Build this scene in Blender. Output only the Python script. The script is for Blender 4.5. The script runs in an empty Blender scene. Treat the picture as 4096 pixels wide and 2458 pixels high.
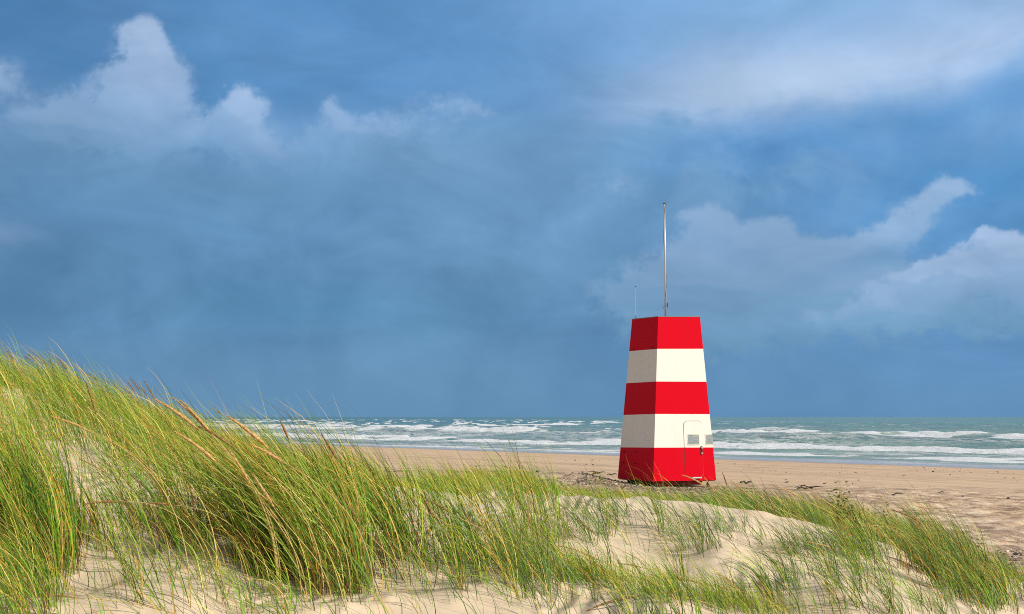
import bpy, bmesh, math, random
import numpy as np
from mathutils import Vector, Matrix

rng = np.random.default_rng(7)
random.seed(7)
scene = bpy.context.scene
C = scene.collection

# ------------------------------------------------------------------ camera
F = 4096 * 50 / 36.0                      # focal length in photo pixels
HOR = 1668.0                              # horizon row in the photo
TILT = math.atan((HOR - 1229) / F)
EYE = 4.0
cam = bpy.data.cameras.new('camera')
cam.lens = 50; cam.sensor_width = 36; cam.clip_start = 0.05; cam.clip_end = 60000
co = bpy.data.objects.new('camera', cam)
co.location = (0, 0, EYE); co.rotation_euler = (math.pi / 2 + TILT, 0, 0)
C.objects.link(co); scene.camera = co

def ray(px, py):
    a = (px - 2048) / F; b = (1229 - py) / F
    return np.array([a, math.cos(TILT) - b * math.sin(TILT), math.sin(TILT) + b * math.cos(TILT)])
def at(px, py, Y):
    d = ray(px, py); d = d * (Y / d[1])
    return Vector((d[0], d[1], EYE + d[2]))

# ------------------------------------------------------------------ helpers
def tag(o, label=None, cat=None, group=None, kind=None):
    if label: o['label'] = label
    if cat: o['category'] = cat
    if group: o['group'] = group
    if kind: o['kind'] = kind
    return o
def thing(name, label, cat, loc=(0, 0, 0), group=None):
    o = bpy.data.objects.new(name, None); C.objects.link(o); o.location = loc
    o.empty_display_size = .1
    return tag(o, label, cat, group)
def mesh_obj(name, verts, faces, mats, parent=None, mi=None, smooth=False, origin=None):
    me = bpy.data.meshes.new(name)
    org = Vector(origin) if origin is not None else (parent_world(parent) if parent else Vector((0, 0, 0)))
    me.from_pydata([Vector(v) - org for v in verts], [], faces)
    for m in (mats if isinstance(mats, (list, tuple)) else [mats]): me.materials.append(m)
    if mi: me.polygons.foreach_set('material_index', mi)
    if smooth: me.polygons.foreach_set('use_smooth', [True] * len(me.polygons))
    me.update()
    o = bpy.data.objects.new(name, me); C.objects.link(o)
    if parent:
        o.parent = parent; o.location = org - parent_world(parent)
    else:
        o.location = org
    return o
def parent_world(p):
    v = Vector(p.location); q = p.parent
    while q: v = v + q.location; q = q.parent
    return v
def big_mesh(name, V, Q, mat, attrs=None, smooth=True):
    """V (n,3) float array, Q (m,4) int array"""
    me = bpy.data.meshes.new(name)
    n, m = len(V), len(Q)
    me.vertices.add(n); me.loops.add(m * 4); me.polygons.add(m)
    me.vertices.foreach_set('co', np.ascontiguousarray(V, np.float32).ravel())
    me.loops.foreach_set('vertex_index', np.ascontiguousarray(Q, np.int32).ravel())
    me.polygons.foreach_set('loop_start', np.arange(0, m * 4, 4, dtype=np.int32))
    me.polygons.foreach_set('loop_total', np.full(m, 4, np.int32))
    me.polygons.foreach_set('use_smooth', np.full(m, smooth))
    me.materials.append(mat)
    for k, a in (attrs or {}).items():
        if a.ndim == 1:
            at_ = me.attributes.new(k, 'FLOAT', 'POINT'); at_.data.foreach_set('value', a.astype(np.float32))
        else:
            at_ = me.attributes.new(k, 'FLOAT_COLOR', 'POINT')
            at_.data.foreach_set('color', np.concatenate([a, np.ones((n, 1))], 1).astype(np.float32).ravel())
    me.update(calc_edges=True)
    o = bpy.data.objects.new(name, me); C.objects.link(o)
    return o

# value noise
def _hash(ix, iy, seed):
    h = (ix.astype(np.int64) * 374761393 + iy.astype(np.int64) * 668265263 + seed * 1442695041) & 0xffffffff
    h = ((h ^ (h >> 13)) * 1274126177) & 0xffffffff
    h = h ^ (h >> 16)
    return (h & 0xffffff) / float(0xffffff)
def vnoise(x, y, seed=0):
    x0 = np.floor(x); y0 = np.floor(y); fx = x - x0; fy = y - y0
    fx = fx * fx * fx * (fx * (fx * 6 - 15) + 10); fy = fy * fy * fy * (fy * (fy * 6 - 15) + 10)
    a = _hash(x0, y0, seed); b = _hash(x0 + 1, y0, seed); c = _hash(x0, y0 + 1, seed); d = _hash(x0 + 1, y0 + 1, seed)
    return (a + (b - a) * fx) * (1 - fy) + (c + (d - c) * fx) * fy
def fbm(x, y, o=4, seed=0, g=.5):
    s = 0; a = 1; t = 0
    for i in range(o):
        s = s + a * vnoise(x, y, seed + i * 17); t += a; a *= g
        x = x * 2.03 + 11.3; y = y * 2.03 + 5.7
    return s / t
def sstep(a, b, x):
    t = np.clip((x - a) / (b - a), 0, 1); return t * t * (3 - 2 * t)

# ------------------------------------------------------------------ materials
def newmat(name):
    m = bpy.data.materials.new(name); m.use_nodes = True
    nt = m.node_tree; b = nt.nodes['Principled BSDF']
    return m, nt, b
class N:
    """tiny node builder"""
    def __init__(s, nt): s.nt = nt
    def put(s, sock, v):
        if v is None: return
        if hasattr(v, 'is_output') or isinstance(v, bpy.types.NodeSocket): s.nt.links.new(v, sock)
        else: sock.default_value = v
    def m(s, op, a, b=None, c=None, clamp=False):
        n = s.nt.nodes.new('ShaderNodeMath'); n.operation = op; n.use_clamp = clamp
        s.put(n.inputs[0], a); s.put(n.inputs[1], b); s.put(n.inputs[2], c); return n.outputs[0]
    def ss(s, a, b, x):
        n = s.nt.nodes.new('ShaderNodeMapRange'); n.interpolation_type = 'SMOOTHSTEP'
        s.put(n.inputs[0], x); s.put(n.inputs[1], a); s.put(n.inputs[2], b); return n.outputs[0]
    def lin(s, x, a, b, c, d):
        n = s.nt.nodes.new('ShaderNodeMapRange'); n.clamp = True
        for i, v in enumerate((x, a, b, c, d)): s.put(n.inputs[i], v)
        return n.outputs[0]
    def mix(s, f, a, b, mode='MIX'):
        n = s.nt.nodes.new('ShaderNodeMix'); n.data_type = 'RGBA'; n.blend_type = mode; n.clamp_factor = True
        s.put(n.inputs[0], f); s.put(n.inputs[6], a if not isinstance(a, tuple) else (*a, 1)); s.put(n.inputs[7], b if not isinstance(b, tuple) else (*b, 1))
        return n.outputs[2]
    def noise(s, vec, scale, detail=4, rough=.55, dist=0, out=0):
        n = s.nt.nodes.new('ShaderNodeTexNoise'); s.put(n.inputs['Vector'], vec)
        n.inputs['Scale'].default_value = scale; n.inputs['Detail'].default_value = detail
        n.inputs['Roughness'].default_value = rough; n.inputs['Distortion'].default_value = dist
        return n.outputs[out]
    def mapping(s, vec, scale=(1, 1, 1), rot=(0, 0, 0), loc=(0, 0, 0)):
        n = s.nt.nodes.new('ShaderNodeMapping'); s.put(n.inputs[0], vec)
        n.inputs['Location'].default_value = loc; n.inputs['Rotation'].default_value = rot; n.inputs['Scale'].default_value = scale
        return n.outputs[0]
    def attr(s, name, out='Fac'):
        n = s.nt.nodes.new('ShaderNodeAttribute'); n.attribute_name = name; return n.outputs[out]
    def obj(s):
        return s.nt.nodes.new('ShaderNodeTexCoord').outputs['Object']
    def bump(s, h, strength=.5, dist=.02, normal=None):
        n = s.nt.nodes.new('ShaderNodeBump'); s.put(n.inputs['Height'], h); n.inputs['Strength'].default_value = strength
        n.inputs['Distance'].default_value = dist
        if normal is not None: s.put(n.inputs['Normal'], normal)
        return n.outputs[0]

def paint(name, col, rough=.45, dirt=.12):
    m, nt, b = newmat(name); n = N(nt); o = n.obj()
    st = n.noise(n.mapping(o, (3.5, 3.5, .35)), 1.6, 5, .6)
    fine = n.noise(o, 9, 4, .6)
    f = n.m('MULTIPLY', n.ss(.5, .8, st), dirt)
    c = n.mix(f, col, tuple(v * .62 + .02 for v in col))
    c = n.mix(n.m('MULTIPLY', n.ss(.45, .75, fine), dirt * .5), c, tuple(v * .8 for v in col))
    nt.links.new(c, b.inputs['Base Color'])
    b.inputs['Roughness'].default_value = rough
    b.inputs['Specular IOR Level'].default_value = .05
    nt.links.new(n.bump(n.noise(o, 60, 3), .08, .004), b.inputs['Normal'])
    return m
def plain(name, col, rough=.6, metal=0, var=.25, scale=20):
    m, nt, b = newmat(name); n = N(nt); o = n.obj()
    c = n.mix(n.noise(o, scale, 4, .6), tuple(v * (1 - var) for v in col), tuple(min(1, v * (1 + var)) for v in col))
    nt.links.new(c, b.inputs['Base Color'])
    b.inputs['Roughness'].default_value = rough; b.inputs['Metallic'].default_value = metal
    return m

M_red = paint('red_paint', (.60, .001, .013), .5, .16)
M_white = paint('cream_paint', (.79, .765, .70), .45, .24)
M_seal = plain('door_seal', (.26, .21, .15), .7)
M_edge = plain('window_edge', (.66, .62, .44), .5)
M_steel = plain('galvanised', (.62, .62, .62), .42, .35, .1)
M_dark = plain('dark_steel', (.025, .022, .02), .7)
M_rust = plain('dark_red_frame', (.26, .010, .014), .7)
M_chrome = plain('polished_steel', (.75, .75, .75), .2, 1, .05)
M_rope = plain('rope', (.12, .11, .10), .8)
M_wood = plain('driftwood_dark', (.045, .034, .026), .9, 0, .5, 14)
M_palewood = plain('driftwood_pale', (.36, .27, .19), .9, 0, .4, 14)
M_stone = plain('stone_dark', (.06, .052, .05), .85, 0, .5, 8)
M_weed = plain('seaweed', (.05, .035, .02), .8, 0, .5, 20)

def glass_mat():
    m, nt, b = newmat('window_glass'); n = N(nt); o = n.obj()
    c = n.mix(n.ss(.42, .62, n.noise(n.mapping(o, (1, 1, 4)), 2.4, 4, .6)), (.24, .29, .30), (.36, .40, .41))  # reflected and see-through greys put into the opaque pane's colour
    nt.links.new(c, b.inputs['Base Color'])
    b.inputs['Roughness'].default_value = .12; b.inputs['Coat Weight'].default_value = .5
    return m
M_glass = glass_mat()

# shore geometry: straight waterline; s = metres inland of it, t = metres along it
SH = np.array([20.0, 136.0]); SN = np.array([-.817, -.576]); ST = np.array([-.576, .817])
SANG = math.atan2(ST[1], ST[0])
def inland(X, Y): return (X - SH[0]) * SN[0] + (Y - SH[1]) * SN[1]
def along(X, Y): return (X - SH[0]) * ST[0] + (Y - SH[1]) * ST[1]

def sand_mat():
    m, nt, b = newmat('sand'); n = N(nt); o = n.obj()
    dune = n.attr('dune'); wet = n.attr('wet'); grav = n.attr('gravel'); foot = n.attr('foot')
    # shore-aligned coordinates for the beach: x along the shore, y inland
    sc = n.mapping(o, (1, 1, 1), (0, 0, -SANG))
    n1 = n.noise(o, 1.1, 5, .6); n2 = n.noise(o, 34, 3, .7); n3 = n.noise(o, 190, 2, .7)
    dc = n.mix(n1, (.63, .50, .35), (.73, .595, .43))
    dc = n.mix(n.m('MULTIPLY', n.ss(.5, .75, n2), .22), dc, (.44, .35, .265))
    # beach: streaks along the shore
    st1 = n.noise(n.mapping(sc, (.02, .26, 1)), 1.6, 6, .68)
    st2 = n.noise(n.mapping(sc, (.05, .8, 1), (0, 0, .02)), 1.3, 6, .7)
    bc = n.mix(n.noise(n.mapping(sc, (.02, .12, 1)), 1.3, 4, .6), (.56, .39, .245), (.68, .49, .32))
    bc = n.mix(n.m('MULTIPLY', n.ss(.48, .62, st1), .6), bc, (.42, .295, .195))
    bc = n.mix(n.m('MULTIPLY', n.ss(.56, .63, st2), .6), bc, (.28, .195, .135))
    bc = n.mix(n.m('MULTIPLY', n.ss(.55, .66, n.noise(n.mapping(sc, (.03, .5, 1), (0, 0, 0), (40, 9, 0)), 1.4, 5, .6)), .45), bc, (.70, .54, .40))
    # trampled sand: relief shading put into the colour, pale crumbs and darker hollows
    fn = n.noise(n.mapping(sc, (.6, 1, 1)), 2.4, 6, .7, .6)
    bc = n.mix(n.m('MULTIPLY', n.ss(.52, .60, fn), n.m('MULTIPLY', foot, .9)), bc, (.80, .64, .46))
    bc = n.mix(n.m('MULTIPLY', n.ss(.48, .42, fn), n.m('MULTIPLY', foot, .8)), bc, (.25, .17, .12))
    # gravelly flecks
    vor = nt.nodes.new('ShaderNodeTexVoronoi'); vor.inputs['Scale'].default_value = 9; nt.links.new(o, vor.inputs['Vector'])
    sep = nt.nodes.new('ShaderNodeSeparateColor'); nt.links.new(vor.outputs['Color'], sep.inputs[0])
    fl = n.m('MULTIPLY', n.ss(.62, .70, sep.outputs[0]), n.ss(.55, .4, vor.outputs['Distance']))
    gc = n.mix(sep.outputs[1], (.20, .145, .12), (.07, .055, .05))
    gm = n.m('MULTIPLY', grav, n.ss(.38, .55, n.noise(o, .9, 4, .6)))
    bc = n.mix(n.m('MULTIPLY', gm, .65), bc, (.30, .215, .165))
    bc = n.mix(n.m('MULTIPLY', fl, grav), bc, gc)
    wrack = n.attr('wrack')
    wn = n.noise(n.mapping(sc, (.35, .9, 1)), 1.2, 7, .75)
    bc = n.mix(n.m('MULTIPLY', n.ss(.48, .56, wn), wrack), bc, (.10, .07, .05))
    c = n.mix(dune, bc, dc)
    c = n.mix(n.m('MULTIPLY', wet, .75), c, (.26, .205, .165))
    nt.links.new(c, b.inputs['Base Color'])
    nt.links.new(n.lin(wet, 0, 1, .95, .25), b.inputs['Roughness'])
    b.inputs['Specular IOR Level'].default_value = .25
    b1 = n.bump(n.m('ADD', n.m('MULTIPLY', n2, .7), n.m('MULTIPLY', n3, .25)), .35, .012)
    rip = nt.nodes.new('ShaderNodeTexWave'); rip.inputs['Scale'].default_value = 2.6; rip.inputs['Distortion'].default_value = 5
    rip.inputs['Detail'].default_value = 3; rip.inputs['Detail Scale'].default_value = .8
    nt.links.new(n.mapping(o, (1, .5, 1), (0, 0, .35)), rip.inputs['Vector'])
    rm = n.m('MULTIPLY', rip.outputs['Fac'], n.ss(.45, .65, n.noise(o, .7, 3)))
    b2 = n.bump(n.m('MULTIPLY', rm, dune), .55, .05, b1)
    b3 = n.bump(n.m('MULTIPLY', fn, n.m('ADD', n.m('MULTIPLY', foot, .9), .1)), .8, .12, b2)
    b4 = n.bump(n.m('MULTIPLY', vor.outputs['Distance'], n.m('MULTIPLY', grav, -1)), .5, .04, b3)
    nt.links.new(b4, b.inputs['Normal'])
    return m
M_sand = sand_mat()

def sea_mat():
    m, nt, b = newmat('sea_water'); n = N(nt); o = n.obj()
    foam = n.attr('foam'); tint = n.attr('tint'); lace = n.attr('lace')
    sc = n.mapping(o, (1, 1, 1), (0, 0, -SANG))
    fn = n.noise(n.mapping(sc, (.45, 1, 1)), .85, 8, .72, .5)
    fn2 = n.noise(n.mapping(sc, (.35, 1.2, 1)), .33, 7, .7, 1.2)
    f1 = n.ss(.28, .62, n.m('ADD', n.m('MULTIPLY', foam, 1.0), n.m('MULTIPLY', n.m('SUBTRACT', fn, .5), .9)))
    ridge = n.m('ABSOLUTE', n.m('SUBTRACT', fn2, .5))
    lc = n.m('MULTIPLY', n.ss(.075, .01, ridge), lace)
    lc2 = n.m('MULTIPLY', n.ss(.52, .66, fn), n.m('MULTIPLY', lace, .7))
    f = n.m('MAXIMUM', f1, n.m('MAXIMUM', n.m('MULTIPLY', lc, .8), lc2))
    wc = n.mix(n.m('MULTIPLY', n.ss(.4, .65, n.noise(n.mapping(sc, (.3, 1, 1)), .06, 5, .6)), .5), n.mix(tint, (.085, .21, .215), (.145, .26, .185)), (.06, .12, .12))
    wc = n.mix(n.m('MULTIPLY', n.attr('thin'), .9), wc, (.20, .34, .15))
    wc = n.mix(n.attr('film'), wc, (.40, .42, .45))  # pale sky reflection on the swash film, put into the base colour
    c = n.mix(f, wc, (.74, .77, .79))
    nt.links.new(c, b.inputs['Base Color'])
    nt.links.new(n.lin(f, 0, 1, .3, .9), b.inputs['Roughness'])
    nt.links.new(n.lin(f, 0, 1, .35, .05), b.inputs['Specular IOR Level'])
    b1 = n.bump(n.noise(n.mapping(sc, (.5, 1, 1)), .5, 8, .7), .9, .55)
    b2 = n.bump(n.m('MULTIPLY', fn, f), .6, .35, b1)
    nt.links.new(b2, b.inputs['Normal'])
    return m
M_sea = sea_mat()

def grass_mat(name='grass_blade'):
    m, nt, b = newmat(name); n = N(nt)
    col = n.attr('Col', 'Color')
    nt.links.new(col, b.inputs['Base Color'])
    b.inputs['Roughness'].default_value = .5; b.inputs['Specular IOR Level'].default_value = .35
    tr = nt.nodes.new('ShaderNodeBsdfTranslucent'); nt.links.new(n.mix(.35, col, (.45, .42, .05)), tr.inputs['Color'])
    ms = nt.nodes.new('ShaderNodeMixShader'); ms.inputs[0].default_value = .12
    nt.links.new(b.outputs[0], ms.inputs[1]); nt.links.new(tr.outputs[0], ms.inputs[2])
    nt.links.new(ms.outputs[0], nt.nodes['Material Output'].inputs['Surface'])
    return m
M_grass = grass_mat()
def head_mat(name, c1, c2):
    m, nt, b = newmat(name); n = N(nt); o = n.obj()
    c = n.mix(n.ss(.35, .65, n.noise(o, 90, 4, .7)), c1, c2)
    nt.links.new(c, b.inputs['Base Color']); b.inputs['Roughness'].default_value = .8
    nt.links.new(n.bump(n.noise(o, 160, 3), .6, .004), b.inputs['Normal'])
    return m
M_head = head_mat('seed_head_straw', (.42, .23, .065), (.66, .43, .16))
M_headbrown = head_mat('seed_head_brown', (.16, .075, .028), (.40, .21, .075))
M_stem = head_mat('seed_stem', (.42, .30, .09), (.60, .46, .17))

# ------------------------------------------------------------------ terrain
DD = [4, 6, 7, 8, 9, 10, 11, 12, 13, 14, 16, 18, 20, 23, 26, 30, 35, 42]
PXS = [-600, 0, 300, 600, 900, 1236, 1500, 1800, 2100, 2473, 3000]
TAB = [
 [2.9, 3.1, 3.2, 3.4, 3.6, 3.8, 4.0, 4.15, 4.3, 4.4, 4.5, 4.45, 4.3, 4.0, 3.6, 3.0, 2.4, 1.95],
 [2.9, 2.97, 3.03, 3.18, 3.38, 3.58, 3.76, 3.93, 4.08, 4.19, 4.30, 4.25, 4.1, 3.7, 3.25, 2.7, 2.2, 1.92],
 [2.88, 2.97, 3.03, 3.16, 3.34, 3.47, 3.58, 3.70, 3.81, 3.90, 3.96, 3.90, 3.72, 3.35, 2.95, 2.5, 2.1, 1.92],
 [2.87, 2.97, 3.03, 3.09, 3.20, 3.30, 3.37, 3.43, 3.48, 3.51, 3.50, 3.40, 3.22, 2.98, 2.65, 2.3, 2.05, 1.92],
 [2.86, 2.96, 3.01, 3.05, 3.10, 3.16, 3.20, 3.22, 3.22, 3.20, 3.12, 3.02, 2.92, 2.75, 2.5, 2.25, 2.03, 1.92],
 [2.84, 2.94, 2.99, 3.03, 3.08, 3.13, 3.17, 3.19, 3.19, 3.14, 3.02, 2.93, 2.90, 2.85, 2.68, 2.4, 2.05, 1.92],
 [2.82, 2.90, 2.95, 2.99, 3.00, 3.04, 3.09, 3.13, 3.15, 3.12, 2.95, 2.75, 2.60, 2.50, 2.42, 2.3, 2.05, 1.92],
 [2.80, 2.86, 2.88, 2.89, 2.91, 2.95, 3.00, 3.05, 3.06, 3.00, 2.85, 2.72, 2.55, 2.35, 2.20, 2.05, 1.94, 1.92],
 [2.75, 2.78, 2.78, 2.79, 2.80, 2.82, 2.85, 2.87, 2.86, 2.80, 2.62, 2.45, 2.25, 2.08, 1.98, 1.93, 1.92, 1.92],
 [2.58, 2.55, 2.52, 2.50, 2.49, 2.47, 2.45, 2.42, 2.36, 2.28, 2.14, 2.03, 1.97, 1.93, 1.92, 1.92, 1.92, 1.92],
 [2.40, 2.40, 2.38, 2.36, 2.34, 2.30, 2.28, 2.25, 2.20, 2.12, 2.02, 1.95, 1.92, 1.92, 1.92, 1.92, 1.92, 1.92]]
def catmull(xs, ys, x):
    """cubic Hermite through (xs, ys[..., k]) with finite-difference slopes"""
    xs = np.asarray(xs, float); ys = np.asarray(ys, float)
    dlt = np.diff(ys, axis=-1) / np.diff(xs)
    sl = np.empty_like(ys); sl[..., 1:-1] = (dlt[..., 1:] + dlt[..., :-1]) / 2; sl[..., 0] = dlt[..., 0]; sl[..., -1] = dlt[..., -1]
    x = np.clip(x, xs[0], xs[-1]); i = np.clip(np.searchsorted(xs, x) - 1, 0, len(xs) - 2)
    h = xs[i + 1] - xs[i]; t = (x - xs[i]) / h
    return ((2 * t**3 - 3 * t**2 + 1) * ys[..., i] + (t**3 - 2 * t**2 + t) * h * sl[..., i]
            + (-2 * t**3 + 3 * t**2) * ys[..., i + 1] + (t**3 - t**2) * h * sl[..., i + 1])
_gd = np.linspace(4, 42, 381); _gp = np.linspace(-600, 3000, 361)
_T = catmull(DD, np.array(TAB), _gd)                 # (11, 381)
_T = catmull(PXS, _T.T, _gp).T                       # (361, 381)
def tabz(px, d):
    a = np.clip((px + 600) / 10.0, 0, 359.999); b = np.clip((d - 4) / .1, 0, 379.999)
    i = a.astype(int); j = b.astype(int); fa = a - i; fb = b - j
    return (_T[i, j] * (1 - fa) + _T[i + 1, j] * fa) * (1 - fb) + (_T[i, j + 1] * (1 - fa) + _T[i + 1, j + 1] * fa) * fb
def beachz(X, Y):
    s = inland(X, Y); z = .0305 * s
    k = .12                                           # soft minimum with the flat upper beach
    z = -k * np.log(np.exp(-np.clip(z, -8, 8) / k) + math.exp(-1.93 / k))
    return np.maximum(z, -3.0)
MOUNDS = [(2330, 45.0, .75, .26), (2420, 43.0, .9, .10), (2300, 47.5, .6, .12), (2250, 44.0, .8, .10)]   # gravel heaps beside the tower (photo column, distance, radius, height)
def height(X, Y):
    X = np.asarray(X, float); Y = np.asarray(Y, float)
    px = 1236.5 + 3435 * X / np.maximum(Y, .5)
    zt = tabz(px, Y); zb = beachz(X, Y)
    w = sstep(34, 45, Y)
    dn = sstep(.04, .35, zt - 1.93) * (1 - w)
    z = zt * (1 - w) + zb * w
    z = z + dn * ((fbm(X / 1.1, Y / 1.3, 3, 3) - .5) * .36 + (fbm(X / .38, Y / .5, 3, 9) - .5) * .085)
    z = z + (1 - dn) * ((fbm(X / 2.5, Y / 2.5, 3, 5) - .5) * .08 + (fbm(X / .7, Y / .5, 3, 15) - .5) * .17 * np.clip(sstep(46, 36, Y), 0, 1)) * sstep(2, 20, inland(X, Y))
    for (mx, md, r, h) in MOUNDS:
        cx = (mx - 2048) / F * md
        z = z + h * np.exp(-(((X - cx) / (r * 1.25))**2 + ((Y - md) / (r * 1.6))**2)) * (0.7 + .6 * fbm(X * 3, Y * 3, 3, 8))
    return z
def dunemask(X, Y):
    px = 1236.5 + 3435 * X / np.maximum(Y, .5)
    return sstep(.06, .30, tabz(px, Y) - 1.93) * (1 - sstep(32, 40, Y))
def hz(x, y): return float(height(np.array([x]), np.array([y]))[0])

def ground_hit(px, py, y0=4.5, y1=130):
    """first point where the view ray (photo pixels) meets the terrain"""
    d = ray(px, py); Y = np.concatenate([np.linspace(y0, 30, 600), np.linspace(30.05, y1, 1000)])
    X = d[0] / d[1] * Y; Z = EYE + d[2] / d[1] * Y
    b = Z < height(X, Y)
    k = int(np.argmax(b)) if b.any() else len(Y) - 1
    return Vector((X[k], Y[k], hz(X[k], Y[k])))
def ground_hits(px, py):
    a = (px - 2048) / F; b = (1229 - py) / F
    dy = math.cos(TILT) - b * math.sin(TILT); dz = (math.sin(TILT) + b * math.cos(TILT)) / dy; dx = a / dy
    Yr = np.concatenate([np.linspace(4.5, 25, 260), np.linspace(25.1, 60, 150)])
    out = np.full(len(px), 60.0); done = np.zeros(len(px), bool)
    for Y in Yr:
        hit = (EYE + dz * Y < height(dx * Y, np.full_like(dx, Y))) & ~done
        out[hit] = Y; done |= hit
        if done.all(): break
    return dx * out, out

def polar_grid(us, ys):
    U, Y = np.meshgrid(us, ys); X = U * Y
    n, m = len(us), len(ys)
    i = np.arange(n * m).reshape(m, n)
    Q = np.stack([i[:-1, :-1], i[:-1, 1:], i[1:, 1:], i[1:, :-1]], -1).reshape(-1, 4)
    return X.ravel(), Y.ravel(), Q

us = np.concatenate([np.linspace(-1.3, -.46, 60), np.linspace(-.45, .45, 560), np.linspace(.46, 1.3, 60)])
ys = np.concatenate([np.linspace(1.5, 5.5, 40), np.linspace(5.55, 16, 210), np.linspace(16.1, 34, 150), np.linspace(34.2, 60, 90), np.linspace(60.6, 290, 150)])
X, Y, Q = polar_grid(us, ys)
Z = height(X, Y)
dune = dunemask(X, Y)
s_in = inland(X, Y)
pxd = 2048 + F * X / Y                                  # photo column of each ground point
wet = sstep(7.5, 1.0, s_in + (fbm(along(X, Y) / 9, s_in / 9, 3, 44) - .5) * 5)
gravel = np.exp(-(((X - 3.3) / 4.2)**2 + ((Y - 39.5) / 5.0)**2)) * 1.5 + 1.2 * np.exp(-(((X - 7.7) / 1.3)**2 + ((Y - 19) / 3.0)**2))
gravel = np.clip(gravel + .4 * np.exp(-((Y - 36) / 5)**2) * sstep(2700, 2300, pxd), 0, 1) * (1 - dune)
foot = np.clip(sstep(52, 40, Y) * sstep(1900, 2900, pxd) + .45 * sstep(50, 38, Y), 0, 1) * (1 - dune)
wrack = np.exp(-((Y - 55 - 6 * (fbm(along(X, Y) / 14, Y * 0, 2, 71) - .5) + .12 * X) / 3.0)**2) * sstep(2600, 2100, pxd) * .9 * (1 - dune)
wrack = np.clip(wrack + .55 * np.exp(-((Y - 41.5 - .1 * X) / 1.0)**2) * sstep(2900, 3100, pxd) + .35 * np.exp(-((s_in - 9 - 3 * (fbm(along(X, Y) / 16, Y * 0, 2, 73) - .5)) / .9)**2), 0, 1)
V = np.stack([X, Y, Z], 1)
fd = dune[Q].mean(1) > .5
def sub(Qs, name, label, kind='structure'):
    used = np.unique(Qs); mp = np.zeros(len(V), np.int64); mp[used] = np.arange(len(used))
    o = big_mesh(name, V[used], mp[Qs], M_sand, {'dune': dune[used], 'wet': wet[used], 'gravel': gravel[used], 'foot': foot[used], 'wrack': wrack[used]})
    return tag(o, label, 'sand', None, kind)
sub(Q[fd], 'sand_dune', 'pale wind-blown sand dune rising to the left under the grass')
sub(Q[~fd], 'beach', 'flat brownish sandy beach between the dune and the surf')

# ------------------------------------------------------------------ sea
us2 = np.concatenate([np.linspace(-2.2, -.47, 70), np.linspace(-.46, .46, 900), np.linspace(.47, 2.2, 70)])
q = np.concatenate([np.linspace(4 * 3435 / 55., 150, 40), np.linspace(149, 96, 70), np.linspace(95.7, 8, 360), np.linspace(7.8, .6, 60)])
ys2 = np.concatenate([4 * 3435 / q, [40000.]])
X, Y, Q = polar_grid(us2, ys2)
S = -inland(X, Y); T = along(X, Y)
far = sstep(1500, 5000, Y)
wp = (fbm(T / 55, S / 60, 3, 21) - .5) * 2.6
lam = 30.0
ph = 2 * np.pi * (S / lam) + 6.0 * (fbm(T / 120, S / 90, 3, 33) - .5) + wp
cr = (.5 + .5 * np.sin(ph))
crest = cr ** 2.6
amp = .08 + .42 * sstep(6, 60, S) + .45 * np.exp(-((S - 112) / 34)**2) + .15 * sstep(150, 300, S)
amp = amp * (.45 + 1.0 * vnoise(T / 38, S / 30, 51)) * (1 - .5 * sstep(250, 800, S))
chop = (fbm(T / 9, S / 5, 4, 61) - .5) * (.16 + .5 * sstep(40, 160, S))
chop2 = (fbm(T / 30, S / 13, 3, 63) - .5) * 1.1 * sstep(60, 200, S)
# where the waves break
bar = 1.15 * np.exp(-((S - 36 - 10 * (vnoise(T / 40, T * 0, 81) - .5)) / 13)**2) + (1.05 + .75 * sstep(.05, .18, X / Y)) * np.exp(-((S - 112 - 20 * (vnoise(T / 60, T * 0, 83) - .5)) / 14)**2) \
    + .95 * np.exp(-((S - 168) / 18)**2) * sstep(.1, -.15, X / Y) + .8 * np.exp(-((S - 15) / 5)**2)
rag = fbm(T / 7, S / 3.2, 4, 105)
brk = np.clip(bar * (1 + .35 * sstep(.02, -.12, X / Y)) * (.55 + .8 * sstep(.3, .62, fbm(T / 9, S / 12, 3, 93))) * (.25 + 1.35 * sstep(.25, .75, fbm(T / 26, S / 22, 3, 91))), 0, 1.2)
caps = sstep(.60, .69, fbm(T / 16, S / 9, 3, 95)) * sstep(60, 160, S) * (1 - .8 * sstep(500, 1300, S)) * (1 - .6 * sstep(0, .25, X / Y))
front = (.5 + .5 * np.sin(ph + .75))                      # white water lies on the shoreward face
foam = sstep(.62, .98, front + (rag - .5) * .9) * brk * 1.2 + caps * sstep(.5, .85, cr) * 1.0
foam = foam + .55 * sstep(13, 7, S) * sstep(2.5, 6, S) * sstep(.35, .6, fbm(T / 10, S / 3, 3, 99))
foam = np.clip(foam, 0, 1.15)
lace = np.clip(1.0 * sstep(200, 25, S) * sstep(.2, .75, fbm(T / 25, S / 14, 3, 97)) + .25 * sstep(400, 150, S), 0, 1) * sstep(1, 5, S)
lift = foam * (rag - .25) * (.62 + .25 * sstep(50, 100, S)) * sstep(8, 25, S)
Z = (crest * amp * 1.25 + chop + chop2 * .55 - .25 * amp + lift) * sstep(0, 22, S) * (1 - far) + .015
Z = np.where(S < 1, .012, Z)
tint = np.clip(sstep(-.12, .25, X / Y) * .75 + .35 * sstep(110, 10, S), 0, 1)
film = sstep(10, 5, S + (fbm(T / 12, S / 6, 3, 131) - .5) * 6)
thin = np.clip(sstep(.72, .97, cr) * sstep(.45, .75, vnoise(T / 22, S / 25, 111)) * sstep(15, 30, S) * sstep(150, 110, S), 0, 1)
V2 = np.stack([X, Y, Z], 1)
keep = (S[Q].max(1) > -6)
Qs = Q[keep]; used = np.unique(Qs); mp = np.zeros(len(V2), np.int64); mp[used] = np.arange(len(used))
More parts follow.
